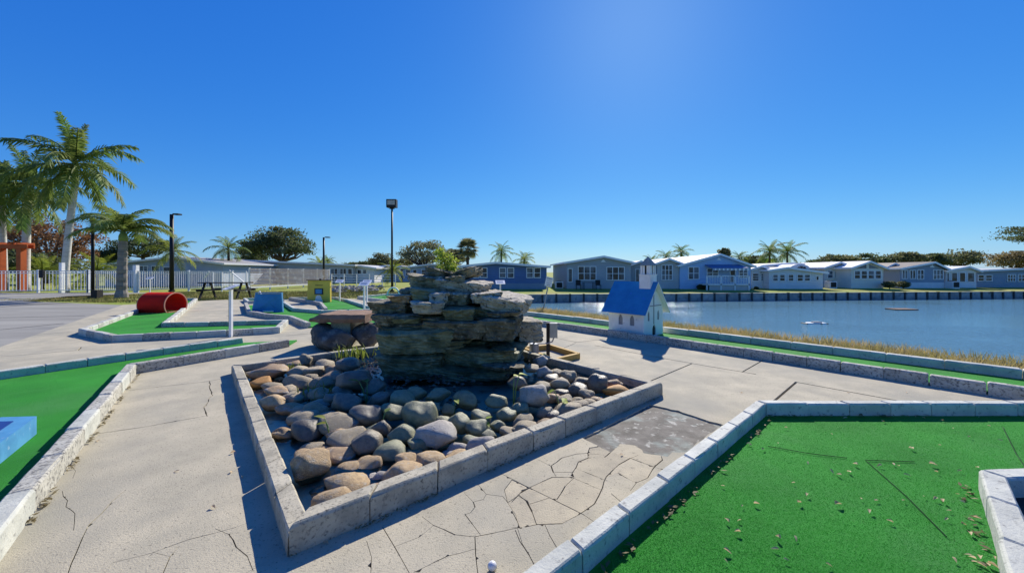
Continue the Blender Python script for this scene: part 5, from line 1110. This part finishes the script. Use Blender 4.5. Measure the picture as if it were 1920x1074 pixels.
def farpalm(x, yt, Y, L, label, m='frond', seed=0, nf=17):
    p = AT(x,yt,Y); palm('coconut_palm', label, (p.x,Y,-.3), (p.x,Y,p.z), .17,.13, L, nf, m, trunk='bark', seed=seed, grp=None)
farpalm(940,472,62,2.6,'palm rising behind the middle of the navy house',seed=11); farpalm(983,488,60,2.4,'yellowish palm behind the right end of the navy house','frond_yellow',seed=12)
farpalm(1277,473,64,2.3,'palm above the bay of the sky blue house',seed=13); farpalm(1249,481,64,2.0,'lower palm left of the one above the bay',seed=14); farpalm(1222,489,64,1.9,'low palm behind the roof of the grey side wing',seed=15)
farpalm(1443,473,60,3.0,'left one of two coconut palms behind the pale bungalow',seed=16,nf=20); farpalm(1476,474,61,3.0,'right one of two coconut palms behind the pale bungalow',seed=17,nf=20)
farpalm(615,490,70,1.8,'small palm behind the flat-armed lamp by the slat fence',seed=18); farpalm(1386,483,66,2.0,'small palm at the right end of the sky blue roof',seed=19)
for x,y,Y,L,lb,sd in ((80,493,33,2.6,'low yellow-green palm clump between the two royal palms',21),(182,492,34,2.6,'low yellow-green palm clump right of the tallest royal palm',22),(736,497,40,1.9,'low palm clump at the foot of the floodlight pole',23),(838,492,52,2.6,'green palm clump behind the top of the slab tower',24),(600,487,58,2.4,'palm clump at the right edge of the big oak',25)):
    p = AT(x,y,Y); palm('palm_clump', lb, (p.x,Y,-.2), (p.x,Y,max(.4,p.z-L*.35)), .10,.08, L, 18, 'frond_yellow', trunk='bark', seed=sd, cat='palm clump', lv=(0,6))
# fan palm
def fan_mesh():
    mb = MB(); n = 18; mb.tube([(0,0,0),(.5,0,.08)], .02, 4)
    for k in range(n):
        a = -1.9+3.8*k/(n-1); d = Vector((math.cos(a),math.sin(a),0)); s = Vector((-d.y,d.x,0)); c = Vector((.5,0,.08)); m1 = c+d*.32+Vector((0,0,.02)); t = c+d*.55+Vector((0,0,-.10)); mb.add([c,m1-s*.055,t,m1+s*.055],[(0,1,2,3)])
    me = bpy.data.meshes.new('fan_leaf'); me.from_pydata([tuple(v) for v in mb.v],[],mb.f); me.materials.append(M['leaf_olive']); return me
fm = fan_mesh(); p = AT(877,468,50); e = empty('fan_palm', (p.x,50,-.3), 'grey-green fan palm left of the navy house', 'palm tree')
MB().tube([(p.x,50,-.4),(p.x,50,p.z)], [.22,.18], 10).obj('trunk', M['bark'], e, smooth=True)
for i in range(26): a = i*2.399; el = R(75-130*((i+.5)/26)); link('fan_leaf', fm, p, e, (0,-el,a), (1.75,1.75,1.75))

# ------------------------------------------------------------------ broadleaf trees
def tree(label, x, y, w, h, Y, m, n, leaf, seed, ncl=26, trunk_x=None, zb_=-.2, spread=.5, name='oak_tree', trunk=True, limbs=9, low=-.75):
    rg = np.random.default_rng(seed); c = np.array(AT(x,y,Y)); rx, rz = w*Y/FPX/2, h*Y/FPX/2; ry = rx*.8
    bx_ = c[0] if trunk_x is None else AT(trunk_x,y,Y).x
    e = empty(name, (bx_,Y,zb_), label, 'tree'); cl = []
    while len(cl) < ncl:
        v = rg.normal(0,1,3); v /= np.linalg.norm(v); r = rg.uniform(.35,1.0)**.6
        q = v*r
        if q[2] < low: continue
        cl.append(c+q*np.array([rx,ry,rz])*.82)
    cl = np.array(cl); sz = rg.uniform(.16,.34,ncl)*np.array([rx,rx,rz*1.15])[:,None] if False else None
    ci = rg.integers(0,ncl,n); cs_ = rg.uniform(.6,1.2,ncl)
    s3 = np.stack([np.full(ncl,rx*1.0/ncl**.5)*cs_, np.full(ncl,ry*1.0/ncl**.5)*cs_, np.full(ncl,rz*.85/ncl**.5)*cs_],1)
    P = cl[ci]+np.clip(rg.normal(0,1,(n,3)),-1.7,1.7)*s3[ci]
    a1 = rg.normal(0,1,(n,3)); a1 /= np.linalg.norm(a1,axis=1)[:,None]; a2 = np.cross(a1,rg.normal(0,1,(n,3))); a2 /= np.linalg.norm(a2,axis=1)[:,None]; l = leaf*rg.uniform(.5,1.3,(n,1))
    if trunk:
        base = Vector((bx_,Y,zb_)); fork = Vector((bx_+(c[0]-bx_)*.3,Y,max(zb_+.8,c[2]-rz*.85))); r0 = max(.14,rx*.055)
        t = MB().tube([base-Vector((0,0,.2)),base.lerp(fork,.5)+Vector((r0*.3,0,0)),fork],[r0*1.25,r0,r0*.9],9).obj('trunk', M['bark'], e, smooth=True)
        idx = rg.permutation(ncl)[:limbs]
        for i in idx:
            g = Vector(cl[i]); md = fork.lerp(g,.5)+Vector((rg.normal(0,.1)*rx,0,-rz*.12)); MB().tube([fork-Vector((0,0,.1)),md,g],[r0*.6,r0*.36,r0*.12],6).obj('limb', M['bark'], e, smooth=True)
    quads('crown', np.stack([P-a1*l,P+a2*l*.6,P+a1*l,P-a2*l*.6],1), M[m], e)
tree('big spreading dark oak rising behind the grey building',525,458,150,72,60,'leaf_dark',10500,.19,1,70,trunk_x=532,limbs=20,low=-.55)
tree('russet-brown bald tree behind the royal palms',85,452,190,110,46,'leaf_brown',9000,.15,2,80,limbs=22)
tree('dark green tree behind the grey low house',268,462,110,46,62,'leaf_dark',4500,.18,3,40)
tree('dark hedge-like tree behind the orange pergola',60,495,150,60,42,'leaf_dark',8000,.16,33,36)
tree('open-crowned olive tree behind the slab tower',795,476,110,58,62,'leaf_olive',5000,.16,4,50,limbs=20,low=-.6)
tree('small olive tree left of the floodlight pole',715,490,50,30,66,'leaf_olive',3500,.16,5,18)
tree('bushy tree between the young palm and the big oak',470,481,64,34,64,'leaf_dark',4200,.17,71,24)
tree('low olive tree just right of the floodlight pole',752,493,46,22,68,'leaf_olive',3000,.16,72,20)
tree('low dark tree left of the floodlight pole beyond the white annex',692,496,50,16,72,'leaf_dark',2600,.17,73,18)
tree('olive tree behind the roof of the white and blue mobile home',850,484,56,36,66,'leaf_olive',4200,.16,74,26)
tree('low dark tree behind the ringed palm',205,482,60,40,60,'leaf_dark',4000,.17,75,24)
tree('low dark tree beyond the railing',672,498,60,14,80,'leaf_dark',2500,.2,6,14)
for i,(x,y,w,h,m) in enumerate(((1575,487,70,26,'leaf_olive'),(1625,486,80,28,'leaf_dark'),(1690,486,90,28,'leaf_olive'),(1745,487,70,26,'leaf_dark'),(1795,485,80,36,'leaf_olive'),(1420,489,70,20,'leaf_dark'),(1535,492,60,14,'leaf_dark'),(1358,478,26,26,'leaf_olive'))):
    tree(['pale olive oak behind the cream wing','dark oak behind the glazed sunroom','broad olive oak behind the brown roof','dark oak behind the blue gabled house','tall olive oak behind the screened porch','dark low tree right of the sky blue roof','low dark tree behind the long white metal roof','small twin-topped tree above the sky blue roof peak'][i],x,y,w,h,74,m,2900,.22,40+i,34)
tree('large tree whose leafy branch hangs in over the end of the lake',2022,436,250,56,44,'leaf_dark',12000,.11,60,90,limbs=26)
tree('brownish bushy tree at the end of the house row',1905,488,90,42,56,'leaf_tan',7000,.14,61,26)
def bush(x, y, w, h, Y, m, label, seed):
    rg = np.random.default_rng(seed); c = np.array(AT(x,y,Y)); rx, rz = w*Y/FPX/2, h*Y/FPX/2; n = 900; e = empty('bush', (c[0],Y,c[2]-rz), label, 'bush')
    v = rg.normal(0,1,(n,3)); v /= np.linalg.norm(v,axis=1)[:,None]; P = c+v*np.array([rx,rx*.8,rz])*rg.uniform(.5,1.05,(n,1)); a1 = rg.normal(0,1,(n,3)); a1 /= np.linalg.norm(a1,axis=1)[:,None]; a2 = np.cross(a1,rg.normal(0,1,(n,3))); l = .09
    quads('foliage', np.stack([P-a1*l,P+a2*l*.4,P+a1*l,P-a2*l*.4],1), M[m], e); MB().tube([(c[0],Y,c[2]-rz-.2),(c[0],Y,c[2])],.04,6).obj('stem', M['bark'], e)
bush(1668,533,24,12,39.6,'leaf_olive','rounded bush before the taupe wing',1); bush(1694,533,22,12,39.8,'leaf_olive','rounded bush at the white skirting of the blue gabled house',2); bush(1316,538,18,10,38,'leaf_dark','dark bush at the deck steps of the sky blue house',3); bush(1418,541,8,7,38.6,'leaf_dark','small dark shrub beside the pale annex',4)
